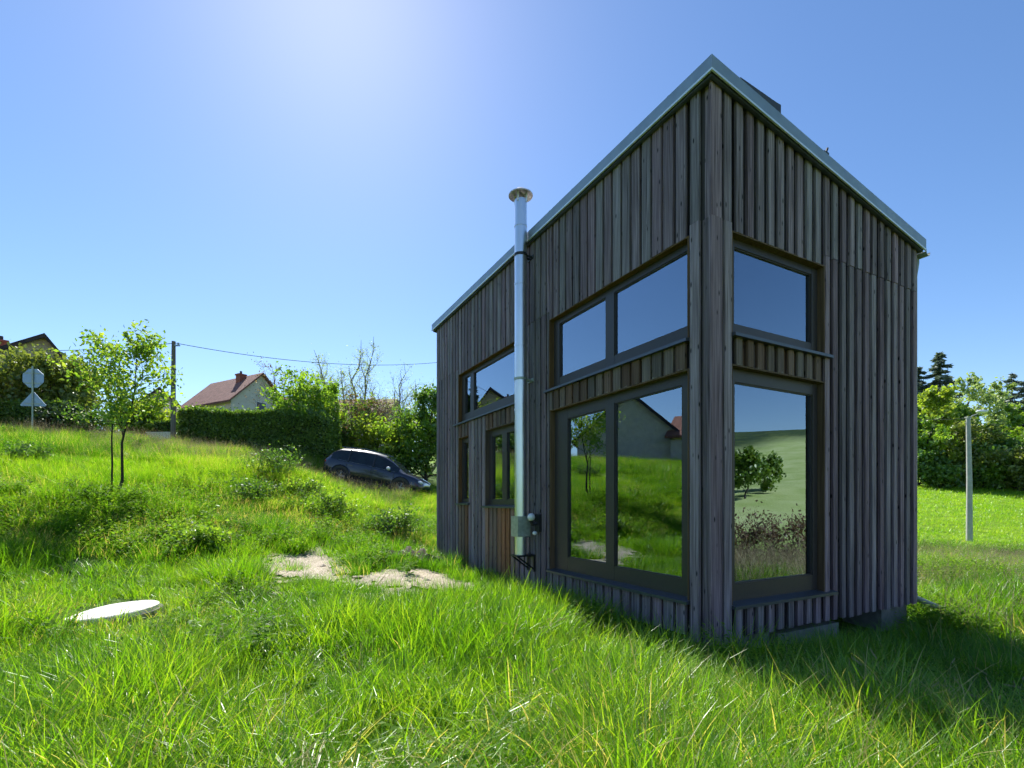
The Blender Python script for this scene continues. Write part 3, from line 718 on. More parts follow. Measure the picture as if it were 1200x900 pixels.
def tree(name, x, y, h, spread, label, cat='tree', leaf='leaf_mid', bark='bark', seed=1, n_leaf=4000, leaf_size=.12, trunk_r=None, clump=.32, group=None, squash=1., zoff=0, leaf2=None, second_stem=False, sides=6, **kw):
    root = thing(name, (x, y, gz(x, y) + zoff), label, cat, random.Random(seed).uniform(0, 6), group)
    tubes, tw = skeleton(h, spread, trunk_r or h * .018, seed, **kw)
    mb = MB()
    for i, (p, rr) in enumerate(tubes): mb.tube(p, rr, sides if i == 0 else 4, cap=False)
    mb.build('trunk', bark, root, True)
    if second_stem:
        m = MB(); m.tube([(.10, .02, -.1), (.10, .0, h * .18), (.09, .02, h * .34), (.06, .0, h * .5)], [.024, .021, .018, .01], 6); m.build('trunk', bark, root, True)
    rs = np.random.RandomState(seed); T = np.array([(*p, l) for p, l in tw]); 
    def crown(n, size, mat, nm):
        wgt = T[:, 3] ** 1.0; idx = rs.choice(len(T), n, p=wgt / wgt.sum())
        off = rs.normal(size=(n, 3)); off *= (rs.uniform(0, 1, n) ** .5 / np.linalg.norm(off, axis=1))[:, None]
        P = T[idx, :3] + off * (T[idx, 3] * clump * 2)[:, None] * np.array([1, 1, squash]); P[:, 2] = np.maximum(P[:, 2], .05)
        link(nm, leaf_mesh(nm, P, None, size, mat, rs), root)
    if n_leaf: crown(n_leaf, leaf_size, leaf, 'crown')
    if leaf2: crown(leaf2[1], leaf2[2], leaf2[0], 'blossom' if leaf2[0] == 'blossom' else 'crown')
    return root
def conifer(name, x, y, h, spread, label, seed=1, leaf='needle_blue', n=40, group=None, sparse=1., base=.12):
    root = thing(name, (x, y, gz(x, y)), label, 'tree', 0, group); r = random.Random(seed); rs = np.random.RandomState(seed)
    mb = MB(); mb.tube([(0, 0, -.2), (.05, 0, h * .5), (0, .03, h)], [h * .016, h * .01, .02], 7, cap=False); P = []; N = []
    for k in range(n):
        f = base + (1 - base) * (k / n) ** .9; zz = f * h; L = spread * ((1 - f) ** .75) * r.uniform(.65, 1.15) + .12; a = k * 2.4 + r.uniform(-.4, .4)
        dx, dy = math.cos(a), math.sin(a); b = [Vector((dx * L * s, dy * L * s, zz + L * (.12 * s - .42 * s * s + .12 * s ** 3))) for s in (0, .35, .7, 1)]
        mb.tube(b, [.05 * L / 3 + .012, .03 * L / 3 + .008, .015, .006], 4, cap=False)
        m = int((50 + 130 * L / spread) * sparse); s = rs.uniform(.12, 1, m); side = rs.uniform(-1, 1, m) * L * .28 * (1.1 - s) ** .6
        q = np.stack([dx * L * s - dy * side, dy * L * s + dx * side, zz + L * (.12 * s - .42 * s ** 2 + .12 * s ** 3) - np.abs(rs.normal(0, .05, m)) * L - np.abs(side) * .35], 1); P.append(q)
        nn = np.stack([dx + np.sign(side) * -dy * .8, dy + np.sign(side) * dx * .8, np.full(m, -.3)], 1); N.append(nn / np.linalg.norm(nn, axis=1)[:, None])
    mb.build('trunk', 'bark_dark', root, True)
    link('crown', leaf_mesh('crown', np.concatenate(P), np.concatenate(N), h * .022, leaf, rs, 3.0), root); return root
def px(x, Y): return (x - 600) / 580 * Y
def zat(y, Y): return EYE + (588 - y) / 580 * Y
def hgt(x, top, Y): return zat(top, Y) - gz(px(x, Y), Y)

# young fruit tree on the bank
tree('young_tree', -9.62, 12, hgt(135, 388, 12), 1.4, 'young spring-green tree with thin dark double trunk on the grassy bank', leaf='leaf_spring', bark='bark_dark', seed=12, n_leaf=2700, leaf_size=.058, trunk_r=.042, base=.3, limbs=17, subs=7, up=.7, clump=.34, jit=.3, second_stem=True, leaf2=('leaf_yellow', 800, .068))
# shrubs and trees behind, left side
G1 = 'trees and shrubs along the village lane'
L_ = [
 ('flowering_shrub', 22, 424, 24.5, 1.9, 'large pale olive shrub behind the road sign', 'shrub', 'leaf_olive', 'bark', 21, 4200, .13, dict(stems=4, base=.15, limbs=8)),
 ('flowering_shrub', 68, 428, 26, 1.9, 'tall olive-green shrub below the beige gable', 'shrub', 'leaf_olive', 'bark', 22, 4200, .13, dict(stems=4, base=.15, limbs=8)),
 ('flowering_shrub', -32, 420, 25, 2.2, 'pale olive shrub at the far left picture edge', 'shrub', 'leaf_olive', 'bark', 23, 3600, .14, dict(stems=4, base=.15, limbs=8)),
 ('dark_bush', 76, 478, 21, .75, 'low dark bush right of the road sign post', 'shrub', 'leaf_dark', 'bark_dark', 24, 2600, .08, dict(stems=5, base=.1, limbs=6)),
 ('leafy_bush', 105, 482, 21.5, .7, 'small green bush with white blossom beside the low dark bush', 'shrub', 'leaf_mid', 'bark', 25, 1500, .08, dict(stems=5, base=.1, limbs=6, leaf2=('blossom', 260, .06))),
 ('yellow_bush', 182, 462, 27, 1.0, 'yellow-green bush left of the wooden power pole', 'shrub', 'leaf_yellow', 'bark', 26, 2600, .11, dict(stems=5, base=.1, limbs=7)),
 ('yellow_bush', 158, 474, 26, 1.0, 'yellow-green bush seen through the young tree', 'shrub', 'leaf_yellow', 'bark', 27, 2400, .11, dict(stems=5, base=.1, limbs=7)),
 ('spring_shrub', 366, 441, 26, 1.45, 'dense bright green shrub at the right end of the clipped hedge', 'shrub', 'leaf_spring', 'bark', 28, 6500, .11, dict(stems=5, base=.08, limbs=9)),
 ('slender_tree', 406, 392, 31, 1.5, 'slender pale tree just coming into leaf, tallest above the parked car', 'tree', 'leaf_pale', 'bark_pale', 29, 3800, .055, dict(stems=6, base=.15, limbs=16, subs=9, up=1.6, clump=.5)),
 ('slender_tree', 466, 424, 30, 1.6, 'nearly bare forked tree above the parked car', 'tree', 'leaf_pale', 'bark_pale', 30, 1500, .05, dict(stems=5, base=.2, limbs=15, subs=9, up=1.4, clump=.5)),
 ('slender_tree', 499, 440, 33, 1.3, 'thin pale tree beside the far corner of the timber house', 'tree', 'leaf_pale', 'bark_pale', 31, 2200, .055, dict(stems=5, base=.2, limbs=14, subs=9, up=1.4, clump=.45)),
 ('brown_shrub', 424, 466, 27.5, 1.35, 'brown twiggy shrub with few leaves behind the parked car', 'shrub', 'leaf_brown', 'twig_brown', 32, 2600, .07, dict(stems=7, base=.1, limbs=11, subs=7, up=1.0)),
 ('bare_tree', 318, 425, 29, 1.7, 'bare twiggy tree in front of the red tiled roof', 'tree', 'leaf_brown', 'twig_brown', 33, 500, .06, dict(stems=2, base=.2, limbs=14, subs=8, up=.9)),
 ('spring_shrub', 452, 486, 26, 1.0, 'yellow-green shrub directly behind the car roof', 'shrub', 'leaf_yellow', 'bark_dark', 34, 2600, .1, dict(stems=4, base=.1, limbs=8)),
 ('spring_shrub', 476, 482, 25.5, 1.2, 'green shrub behind the bonnet of the parked car', 'shrub', 'leaf_spring', 'bark_dark', 35, 2800, .1, dict(stems=4, base=.08, limbs=8)),
 ('cone_shrub', 500, 452, 26, 1.5, 'tall pointed green shrub touching the left edge of the timber house', 'shrub', 'leaf_mid', 'bark_dark', 36, 6500, .1, dict(stems=1, base=.05, limbs=24, up=.7)),
 ('spring_shrub', 395, 500, 26.5, 1.0, 'low green shrub between hedge and parked car', 'shrub', 'leaf_mid', 'bark_dark', 37, 2500, .1, dict(stems=5, base=.08, limbs=8)),
 ('spring_shrub', 530, 480, 27, 1.4, 'green shrub hidden mostly behind the timber house', 'shrub', 'leaf_mid', 'bark_dark', 38, 2500, .12, dict(stems=4, base=.08, limbs=8)),
]
for nm, x, top, Y, sp, lab, cat, lf, bk, sd_, nl, ls, kw in L_:
    tree(nm, px(x, Y), Y, hgt(x, top, Y), sp * (1.35 if cat == 'shrub' else 1.15), lab, cat, lf, bk, sd_, int(nl * 1.5), ls, group=G1, **kw)
for i, (x, y, Y, h, sp, lab) in enumerate((
 (318, 545, 17, .75, .9, 'dark low bush on the crest of the bank below the hedge'), (392, 590, 14.2, .6, .8, 'low weedy bush on the bank below the parked car'), (300, 580, 14.6, .5, .7, 'low weedy bush halfway down the bank'),
 (360, 560, 16, .5, .6, 'small weedy bush just left of the parked car'), (458, 612, 13.2, .5, .7, 'low weedy bush left of the far house corner'), (240, 640, 9.6, .4, .5, 'low leafy weed bush left of the gravel'), (30, 560, 14, .5, .6, 'low weedy bush at the left edge of the bank'))):
    tree('weedy_bush', px(x, Y), Y, h * .6, sp, lab, 'shrub', 'leaf_mid' if i % 2 == 0 else 'leaf_spring', 'bark', 401 + i, 1500, .05, group='low bushes on the bank', stems=6, base=.05, limbs=7, clump=.5)
# wood edge behind the field, right side
G2 = 'trees at the edge of the field'
R_ = [
 ('broadleaf_tree', 1084, 458, 64, 3.4, 'yellow-tinged leafy tree against the right wall of the timber house', 'leaf_yellow', 41, 5200, .30, {}),
 ('broadleaf_tree', 1110, 457, 66, 3.4, 'light green tree under the pointed spruce', 'leaf_spring', 42, 5200, .30, {}),
 ('broadleaf_tree', 1130, 440, 72, 3.6, 'airy pale tree right of the pointed spruce', 'leaf_pale', 43, 2400, .26, dict(limbs=13, up=.8)),
 ('broadleaf_tree', 1153, 446, 74, 3.4, 'thin pale tree between the airy tree and the ragged pine', 'leaf_pale', 44, 2000, .26, dict(limbs=13, up=.9)),
 ('broadleaf_tree', 1172, 452, 76, 3.0, 'sparse grey-green tree left of the ragged pine', 'leaf_pale', 45, 1500, .26, dict(limbs=12, up=.9)),
 ('broadleaf_tree', 1086, 492, 60, 3.0, 'rounded green bush at the field edge beside the house', 'leaf_spring', 46, 5200, .26, dict(stems=3, base=.08)),
 ('broadleaf_tree', 1124, 494, 59, 3.1, 'round olive-green tree behind the concrete lamp pole', 'leaf_olive', 47, 6500, .24, dict(stems=3, base=.08, limbs=12)),
 ('broadleaf_tree', 1106, 518, 58, 2.0, 'low bright bush left of the lamp pole', 'leaf_yellow', 48, 3200, .24, dict(stems=4, base=.06)),
 ('broadleaf_tree', 1166, 498, 63, 2.9, 'dark green tree right of the lamp pole', 'leaf_mid', 49, 6000, .26, dict(stems=2, base=.08, limbs=12)),
 ('broadleaf_tree', 1186, 478, 68, 3.2, 'mid green tree below the ragged pine', 'leaf_spring', 50, 5200, .28, dict(base=.12)),
 ('broadleaf_tree', 1148, 520, 57.5, 2.3, 'dark bush with deep shade at the field edge', 'leaf_mid', 51, 4600, .22, dict(stems=4, base=.05)),
 ('broadleaf_tree', 1194, 524, 56, 2.4, 'yellow-green bush at the right picture edge', 'leaf_olive', 52, 4600, .22, dict(stems=4, base=.05)),
 ('broadleaf_tree', 1074, 520, 58, 2.4, 'dark green bush half hidden by the house corner', 'leaf_mid', 53, 4000, .24, dict(stems=4, base=.05)),
 ('broadleaf_tree', 1225, 470, 62, 3.6, 'mid green tree beyond the right picture edge', 'leaf_spring', 54, 4200, .3, {}),
 ('broadleaf_tree', 1215, 500, 58, 3.0, 'hedge-green tree beyond the right picture edge', 'leaf_mid', 55, 4200, .28, dict(stems=3, base=.06)),
 ('broadleaf_tree', 1050, 470, 63, 3.6, 'green tree hidden behind the timber house', 'leaf_spring', 56, 3600, .32, {}),
 ('broadleaf_tree', 1136, 528, 57, 1.8, 'low dark shrub right behind the lamp pole', 'leaf_mid', 57, 3600, .22, dict(stems=5, base=.03)),
 ('broadleaf_tree', 1098, 536, 57, 1.7, 'small shaded shrub below the low bright bush', 'leaf_mid', 58, 3000, .22, dict(stems=5, base=.03)),
 ('broadleaf_tree', 1176, 532, 56.5, 2.0, 'small green shrub below the dark green tree', 'leaf_spring', 59, 3400, .22, dict(stems=5, base=.03)),
]
for nm, x, top, Y, sp, lab, lf, sd_, nl, ls, kw in R_:
    k = dict(base=.2, limbs=11, subs=5, up=.45); k.update(kw)
    tree(nm, px(x, Y), Y, hgt(x, top, Y), sp, lab, 'tree', lf, 'bark_dark', sd_, nl, ls, group=G2, **k)
conifer('spruce_tree', px(1101, 78), 78, hgt(1101, 413, 78), 5.6, 'pointed blue-grey spruce standing above the wood edge', 61, n=46, group=G2)
conifer('spruce_tree', px(1076, 80), 80, hgt(1076, 430, 80), 5.0, 'spruce top just showing at the house corner', 62, n=42, group=G2)
conifer('pine_tree', px(1186, 82), 82, hgt(1186, 436, 82), 5.4, 'ragged thin blue-grey conifer near the right picture edge', 63, n=30, sparse=.6, group=G2)
conifer('pine_tree', px(1200, 80), 80, hgt(1200, 446, 80), 5.0, 'ragged conifer cut by the right picture edge', 64, n=28, sparse=.6, group=G2)
# spruces left of the frame, seen in the far window
for i, (x, y, h) in enumerate(((-72, 68, 15), (-77, 71, 18), (-68.5, 66, 14.5))):
    conifer('spruce_tree', x, y, h, 3.6, ('left', 'tallest middle', 'right')[i] + ' one of three dark spruces mirrored in the far upper window', 70 + i, 'leaf_dark', 40, 'mirrored spruces')

for i, (x, y, h) in enumerate(((15, 2.2, 1.7), (15.6, 3.5, 2.0), (15.2, 4.6, 1.8), (16.2, 5.6, 2.1))):
    tree('brown_shrub', x, y, h, 1.1, ('leftmost', 'second from left', 'second from right', 'rightmost')[i] + ' of four dry brown shrubs mirrored in the lower corner window', 'shrub', 'leaf_brown', 'twig_brown', 301 + i, 1300, .06, group='mirrored dry shrubs', stems=6, base=.1, limbs=9, subs=6, up=1.0)
for i, (x, y, h) in enumerate(((128, -14, 12), (134, -19, 11), (140, -11, 8))):
    tree('broadleaf_tree', x, y, h, 5.5, ('rounded tall', 'broad', 'smaller')[i] + ' tree on the far meadow mirrored in the lower corner window', 'tree', 'leaf_hedge', 'bark_dark', 311 + i, 3000, .55, group='mirrored meadow trees', stems=1, base=.12, limbs=12)
def hedge(name, p0, p1, h0, h1, wd, label, n, seed, lsz=.085, leaf='leaf_hedge'):
    rs = np.random.RandomState(seed); p0 = np.array(p0); p1 = np.array(p1); L = np.linalg.norm(p1 - p0); u = (p1 - p0) / L; v = np.array([-u[1], u[0]])
    root = thing(name, (*p0, gz(*p0)), label, 'hedge'); z00 = gz(*p0)
    def at(s, k, hz): # s 0..1 along, k -1..1 across, hz 0..1 up
        q = p0 + u * (s * L)[:, None] + v * (k * wd / 2)[:, None]; g = ground(q[:, 0], q[:, 1])
        top = h0 + (h1 - h0) * s + (vnoise(s * L, s * 0 + seed, 1.3, 3) - .5) * .14
        return np.concatenate([q - p0, (g - z00 + hz * (top))[:, None]], 1)
    # twiggy core
    m = MB(); k = max(8, int(L / .35)); S = np.linspace(.05, .95, k)
    prof = [(-.72, .02), (-.74, .86), (-.6, .93), (.6, .93), (.74, .86), (.72, .02)]
    rows = [at(S, np.full(k, a), np.full(k, b) ) for a, b in prof]; vs = np.stack(rows, 1).reshape(-1, 3); q = len(prof)
    fs = [(i * q + j, i * q + (j + 1) % q, (i + 1) * q + (j + 1) % q, (i + 1) * q + j) for i in range(k - 1) for j in range(q)] + [tuple(range(q)), tuple(range((k - 1) * q, k * q))]
    m.add(vs.tolist(), fs).build('core', 'bark_dark', root, True)
    s = rs.uniform(0, 1, n); c = rs.uniform(0, 1, n); kk = np.empty(n); hz = np.empty(n); dep = np.abs(rs.normal(0, .09, n)) * np.sign(rs.uniform(-.25, 1, n))
    fr = c < .45; bk = (c >= .45) & (c < .6); tp = c >= .6
    kk[fr] = -.95 + dep[fr]; hz[fr] = rs.uniform(.02, .98, fr.sum()); kk[bk] = .95 - dep[bk]; hz[bk] = rs.uniform(.02, .98, bk.sum()); kk[tp] = rs.uniform(-.95, .95, tp.sum()); hz[tp] = .99 - dep[tp] * .35 + (rs.uniform(0, 1, tp.sum()) > .96) * rs.uniform(0, .12, tp.sum())
    en = rs.uniform(0, 1, n) < .12; s[en] = np.where(rs.uniform(0, 1, en.sum()) < .5, 0, 1) + rs.normal(0, .012, en.sum()); kk[en] = rs.uniform(-.95, .95, en.sum()); hz[en] = rs.uniform(.02, .98, en.sum()); kk += (vnoise(s * L, hz * 3, 1.8, seed) - .5) * .25
    link('leaves', leaf_mesh('leaves', at(s, kk, hz), None, lsz, leaf, rs), root)
hedge('clipped_hedge', (-16.0, 24.3), (-8.6, 24.0), zat(481, 24) - gz(-16.0, 24.3), zat(491, 24) - gz(-8.6, 24), 1.1, 'long clipped green hedge right of the wooden power pole', 42000, 81, .062)
hedge('clipped_hedge', (-27, 23.4), (-20.6, 23.0), zat(470, 23.2) - gz(-27, 23.4), zat(471, 23) - gz(-20.6, 23), 1.0, 'clipped hedge behind the road sign at the left', 26000, 82, .062)
hedge('low_hedge', (-20.3, 26.0), (-16.6, 26.3), 1.3, 1.2, .9, 'low hedge between young tree and power pole', 6000, 83)

# ------------------------------------------------------------------ village houses
def gable_house(name, loc, rz, W, L, wall_h, rise, label, wallm, tilem, apex=.5, chim=None, wins=(), hip=0., over=.35, dark_edge=True):
    """gable end faces -y (local); x across, y along the ridge; apex = position of the ridge across the width"""
    root = thing(name, loc, label, 'house', rz); ax = -W / 2 + W * apex; h = wall_h
    hl = rise if apex <= .5 else rise; 
    m = MB(); poly = [(-W / 2, -1), (W / 2, -1), (W / 2, h), (ax, h + rise - (0 if not hip else rise)), (-W / 2, h)] if not hip else [(-W / 2, -1), (W / 2, -1), (W / 2, h), (-W / 2, h)]
    m.prism(poly, 0, L); m.build('wall', wallm, root)
    r = MB(); th = .16
    y0, y1 = -over, L + over; sL = rise / (W * apex); sR = rise / (W * (1 - apex))
    lx_, rx_ = -W / 2 - over, W / 2 + over; lz, rz_ = h - sL * over, h - sR * over
    if not hip:
        for a, az, b, bz in ((lx_, lz, ax, h + rise), (ax, h + rise, rx_, rz_)):
            r.add([(a, y0, az + .02), (b, y0, bz + .02), (b, y1, bz + .02), (a, y1, az + .02), (a, y0, az + .02 + th), (b, y0, bz + .02 + th), (b, y1, bz + .02 + th), (a, y1, az + .02 + th)],
                  [(0, 3, 2, 1), (4, 5, 6, 7), (0, 1, 5, 4), (1, 2, 6, 5), (2, 3, 7, 6), (3, 0, 4, 7)])
    else:
        zt = h + rise
        v = [(lx_, y0, lz), (rx_, y0, rz_), (rx_, y1, rz_), (lx_, y1, lz), (ax, y0 + hip, zt), (ax, y1 - hip * .3, zt)]
        v2 = [(x, y, zz - .12) for x, y, zz in v[:4]]
        r.add(v + v2, [(0, 1, 4), (1, 2, 5, 4), (2, 3, 5), (3, 0, 4, 5), (0, 6, 7, 1), (1, 7, 8, 2), (2, 8, 9, 3), (3, 9, 6, 0), (6, 9, 8, 7)])
    ro = r.build('roof', tilem, root)
    if dark_edge and not hip:
        for a, az, b, bz in ((lx_, lz, ax, h + rise), (ax, h + rise, rx_, rz_)):
            e = MB(); e.add([(a, y, az + dz) for y in (y0 - .03, y0 - .003) for dz in (-.06, .21)] + [(b, y, bz + dz) for y in (y0 - .03, y0 - .003) for dz in (-.06, .21)], [(0, 1, 3, 2), (4, 6, 7, 5), (0, 4, 5, 1), (2, 3, 7, 6), (0, 2, 6, 4), (1, 5, 7, 3)])
            e.build('barge_board', 'tile_dark', ro)
    if chim:
        cx_, cy_, top = chim; c = MB(); c.box(cx_ - .3, cx_ + .3, cy_ - .3, cy_ + .3, h, h + rise + top); c.box(cx_ - .36, cx_ + .36, cy_ - .36, cy_ + .36, h + rise + top, h + rise + top + .12)
        c.build('chimney', 'brick', ro)
        c = MB(); c.lathe([(.1, h + rise + top + .12), (.1, h + rise + top + .4), (.08, h + rise + top + .4)], (cx_, cy_, 0), 10); c.build('chimney_pot', 'flue_dark', ro)
    for (face, a, b, z0, z1) in wins:
        wn = MB(); gl = MB(); t_ = .07
        if face == 'f':
            for q in ((a, a + t_, z0, z1), (b - t_, b, z0, z1), (a + t_, b - t_, z0, z0 + t_), (a + t_, b - t_, z1 - t_, z1)): wn.box(q[0], q[1], -.05, .05, q[2], q[3])
            gl.box(a + t_, b - t_, -.02, .02, z0 + t_, z1 - t_)
        else:
            s = -1 if face == 'l' else 1; X = s * W / 2
            for q in ((a, a + t_, z0, z1), (b - t_, b, z0, z1), (a + t_, b - t_, z0, z0 + t_), (a + t_, b - t_, z1 - t_, z1)): wn.box(X - .05, X + .05, q[0], q[1], q[2], q[3])
            gl.box(X - .02, X + .02, a + t_, b - t_, z0 + t_, z1 - t_)
        wo = wn.build('window', 'white_plastic', root); gl.build('pane', 'far_glass', wo)
    return root
def hloc(x, Y): X = px(x, Y); return (X, Y, gz(X, Y))
# beige gable at the far left
Y = 32; g0 = hloc(38, Y); ap = zat(392, Y)
gable_house('village_house', (px(52, Y) - .88, Y - .85, g0[2]), R(44), 6.8, 9, ap - 3.2 - g0[2], 3.0, 'beige gabled house with dark roof edges and red chimney at far left', 'render_beige', 'tile_red', .68, chim=(-.75, .9, -.55), wins=(('f', -2.2, -1.0, 1.2, 2.6), ('f', .6, 1.8, 1.2, 2.6)))
# red hipped roof behind the hedge
Y = 44; g0 = hloc(288, Y); e_ = zat(475, Y); ri = zat(442, Y)
gable_house('village_house', (px(306, Y), Y, g0[2]), R(60), 5.4, 7.6, e_ - g0[2] + .1, ri - e_ + .1, 'house with red-brown tiled roof and chimney behind the long hedge', 'render_white', 'tile_brown', .5, chim=(-.5, 2.2, .1), wins=(('l', 1.0, 1.7, e_ - g0[2] - 1.3, e_ - g0[2] - .4), ('l', 3.6, 4.3, e_ - g0[2] - 1.3, e_ - g0[2] - .4), ('f', -.5, .5, e_ - g0[2] - .9, e_ - g0[2] + .3)), dark_edge=False)
gable_house('village_house', (px(352, Y), Y + 3, g0[2]), R(80), 4.5, 4.5, zat(480, Y) - g0[2], 1.7, 'lower red-brown roofed annexe right of the larger tiled house', 'render_white', 'tile_brown', .5, dark_edge=False)
Y = 46; g0 = hloc(430, Y)
gable_house('village_house', (px(456, Y), Y + 2, g0[2]), R(86), 6, 6.5, zat(486, Y) - g0[2], 1.7, 'low house with brown roof hidden behind the brown shrub', 'render_grey', 'tile_brown', .5, dark_edge=False, wins=(('l', 2, 3, 1.0, 2.2),))
Y = 46; g0 = hloc(187, Y)
gable_house('village_house', g0, R(35), 3.6, 7, zat(478, Y) - g0[2], 1.7, 'small pale house with grey gable left of the power pole', 'render_white', 'tile_dark', .5, wins=(('f', -.6, .6, 1.0, 2.2),))
# neighbour left of the frame, mirrored in the sliding door
nx_, ny_ = -27.5, 17.2
n_ = gable_house('village_house', (nx_, ny_, gz(nx_, ny_)), R(70), 7.6, 8.5, 1.9, 3.3, 'grey rendered gabled house mirrored in the sliding door', 'render_grey', 'tile_red', .5, chim=(1.6, .9, -.9))
gable_house('village_house', (-31.5, 5.5, gz(-31.5, 9)), R(-4), 6, 9, 6.2 - gz(-31.5, 9), 1.7, 'red tiled side wing mirrored at the right of the sliding door', 'render_grey', 'tile_red', .5, dark_edge=False)

# ------------------------------------------------------------------ poles, wires, signs
pxx, pyy = px(203, 23), 23
pole = thing('power_pole', (pxx, pyy, gz(pxx, pyy)), 'dark wooden power pole at the left end of the long hedge', 'power pole'); ph = zat(400, 23) - gz(pxx, pyy)
m = MB(); m.tube([(0, 0, -.5), (0, 0, ph * .5), (.02, 0, ph)], [.115, .1, .08], 12); m.build('shaft', 'pole_wood', pole, True)
m = MB(); m.box(-.04, .3, -.04, .04, ph - .22, ph - .16); m.lathe([(.001, 0), (.04, .01), (.05, .06), (.03, .1), (.001, .11)], (.24, 0, ph - .16), 10); m.build('insulator', 'sign_back', pole, True)
def wire(p, q, sag, label):
    p = Vector(p); q = Vector(q); pts = [p.lerp(q, t) + Vector((0, 0, -sag * 4 * t * (1 - t))) for t in np.linspace(0, 1, 33)]
    MB().tube(pts, .014, 6).build('overhead_wire', 'wire', None, label=label, cat='wire', group='overhead wires')
top = (pxx + .1, pyy, zat(402, 23))
wire(top, (px(520, 34), 34, zat(424, 34)), .55, 'overhead wire running right from the wooden pole towards the timber house')
wire(top, (px(-120, 30), 30, zat(398, 30)), .5, 'overhead wire running left from the wooden pole over the young tree')
# concrete lamp pole on the right
qx, qy = px(1136, 25), 25
lp = thing('lamp_pole', (qx, qy, gz(qx, qy)), 'slim grey concrete lamp pole at the edge of the mown field', 'lamp pole'); lh = zat(489, 25) - gz(qx, qy)
m = MB(); m.tube([(0, 0, -.4), (0, 0, lh * .5), (-.06, 0, lh)], [.14, .115, .09], 14); m.build('shaft', 'pole_concrete', lp, True)
m = MB(); m.tube([(-.06, 0, lh - .08), (.1, -.04, lh + .06), (.34, -.1, lh + .16)], .028, 8); m.box(-.16, .05, -.1, .1, lh - .02, lh + .03); m.build('arm', 'pole_concrete', lp, True)
m = MB(); m.sphere((.5, -.14, lh + .26), .3, 8, (1, .45, .3)); m.build('lamp_head', 'white_plastic', lp, True)
wire((qx - .05, qy, lh + gz(qx, qy) - .05), (px(930, 32), 32, zat(478, 32)), .35, 'overhead wire running left from the concrete lamp pole behind the house')
# road sign seen from behind
sx, sy = px(38, 20), 20; sg = thing('road_sign', (sx, sy, gz(sx, sy)), 'grey back of a road sign pair, octagon above triangle, at far left', 'road sign', R(8)); zb = gz(sx, sy)
zo = zat(443, 20) - zb; ztri = zat(470, 20) - zb
m = MB(); m.tube([(0, 0, -.4), (0, 0, zo + .48)], .032, 10); m.build('post', 'galvanised', sg, True)
m = MB(); m.prism([(.41 * math.cos(R(22.5 + 45 * i)), zo + .41 * math.sin(R(22.5 + 45 * i))) for i in range(8)], .034, .046); o1 = m.build('octagon_plate', 'sign_back', sg)
m = MB(); m.prism([(-.44, ztri - .2), (.44, ztri - .2), (.47, ztri - .15), (.04, ztri + .37), (-.04, ztri + .37), (-.47, ztri - .15)], .034, .046); o2 = m.build('triangle_plate', 'sign_back', sg)
for zz, o in ((zo + .2, o1), (zo - .2, o1), (ztri - .1, o2)):
    m = MB(); m.box(-.3, .3, .012, .033, zz - .02, zz + .02); m.build('rail', 'galvanised', o)
# low white block by the pole
bx_ = px(189, 23.4); wb = MB(); wb.box(-.55, .55, -.15, .15, -.3, zat(508, 23.4) - gz(bx_, 23.4)); wb.box(-.6, .6, -.19, .19, zat(508, 23.4) - gz(bx_, 23.4), zat(508, 23.4) - gz(bx_, 23.4) + .05)
wb.build('garden_wall', 'concrete_pale', None, loc=(bx_, 23.4, gz(bx_, 23.4)), label='short pale wall stub beside the foot of the wooden power pole', cat='wall')

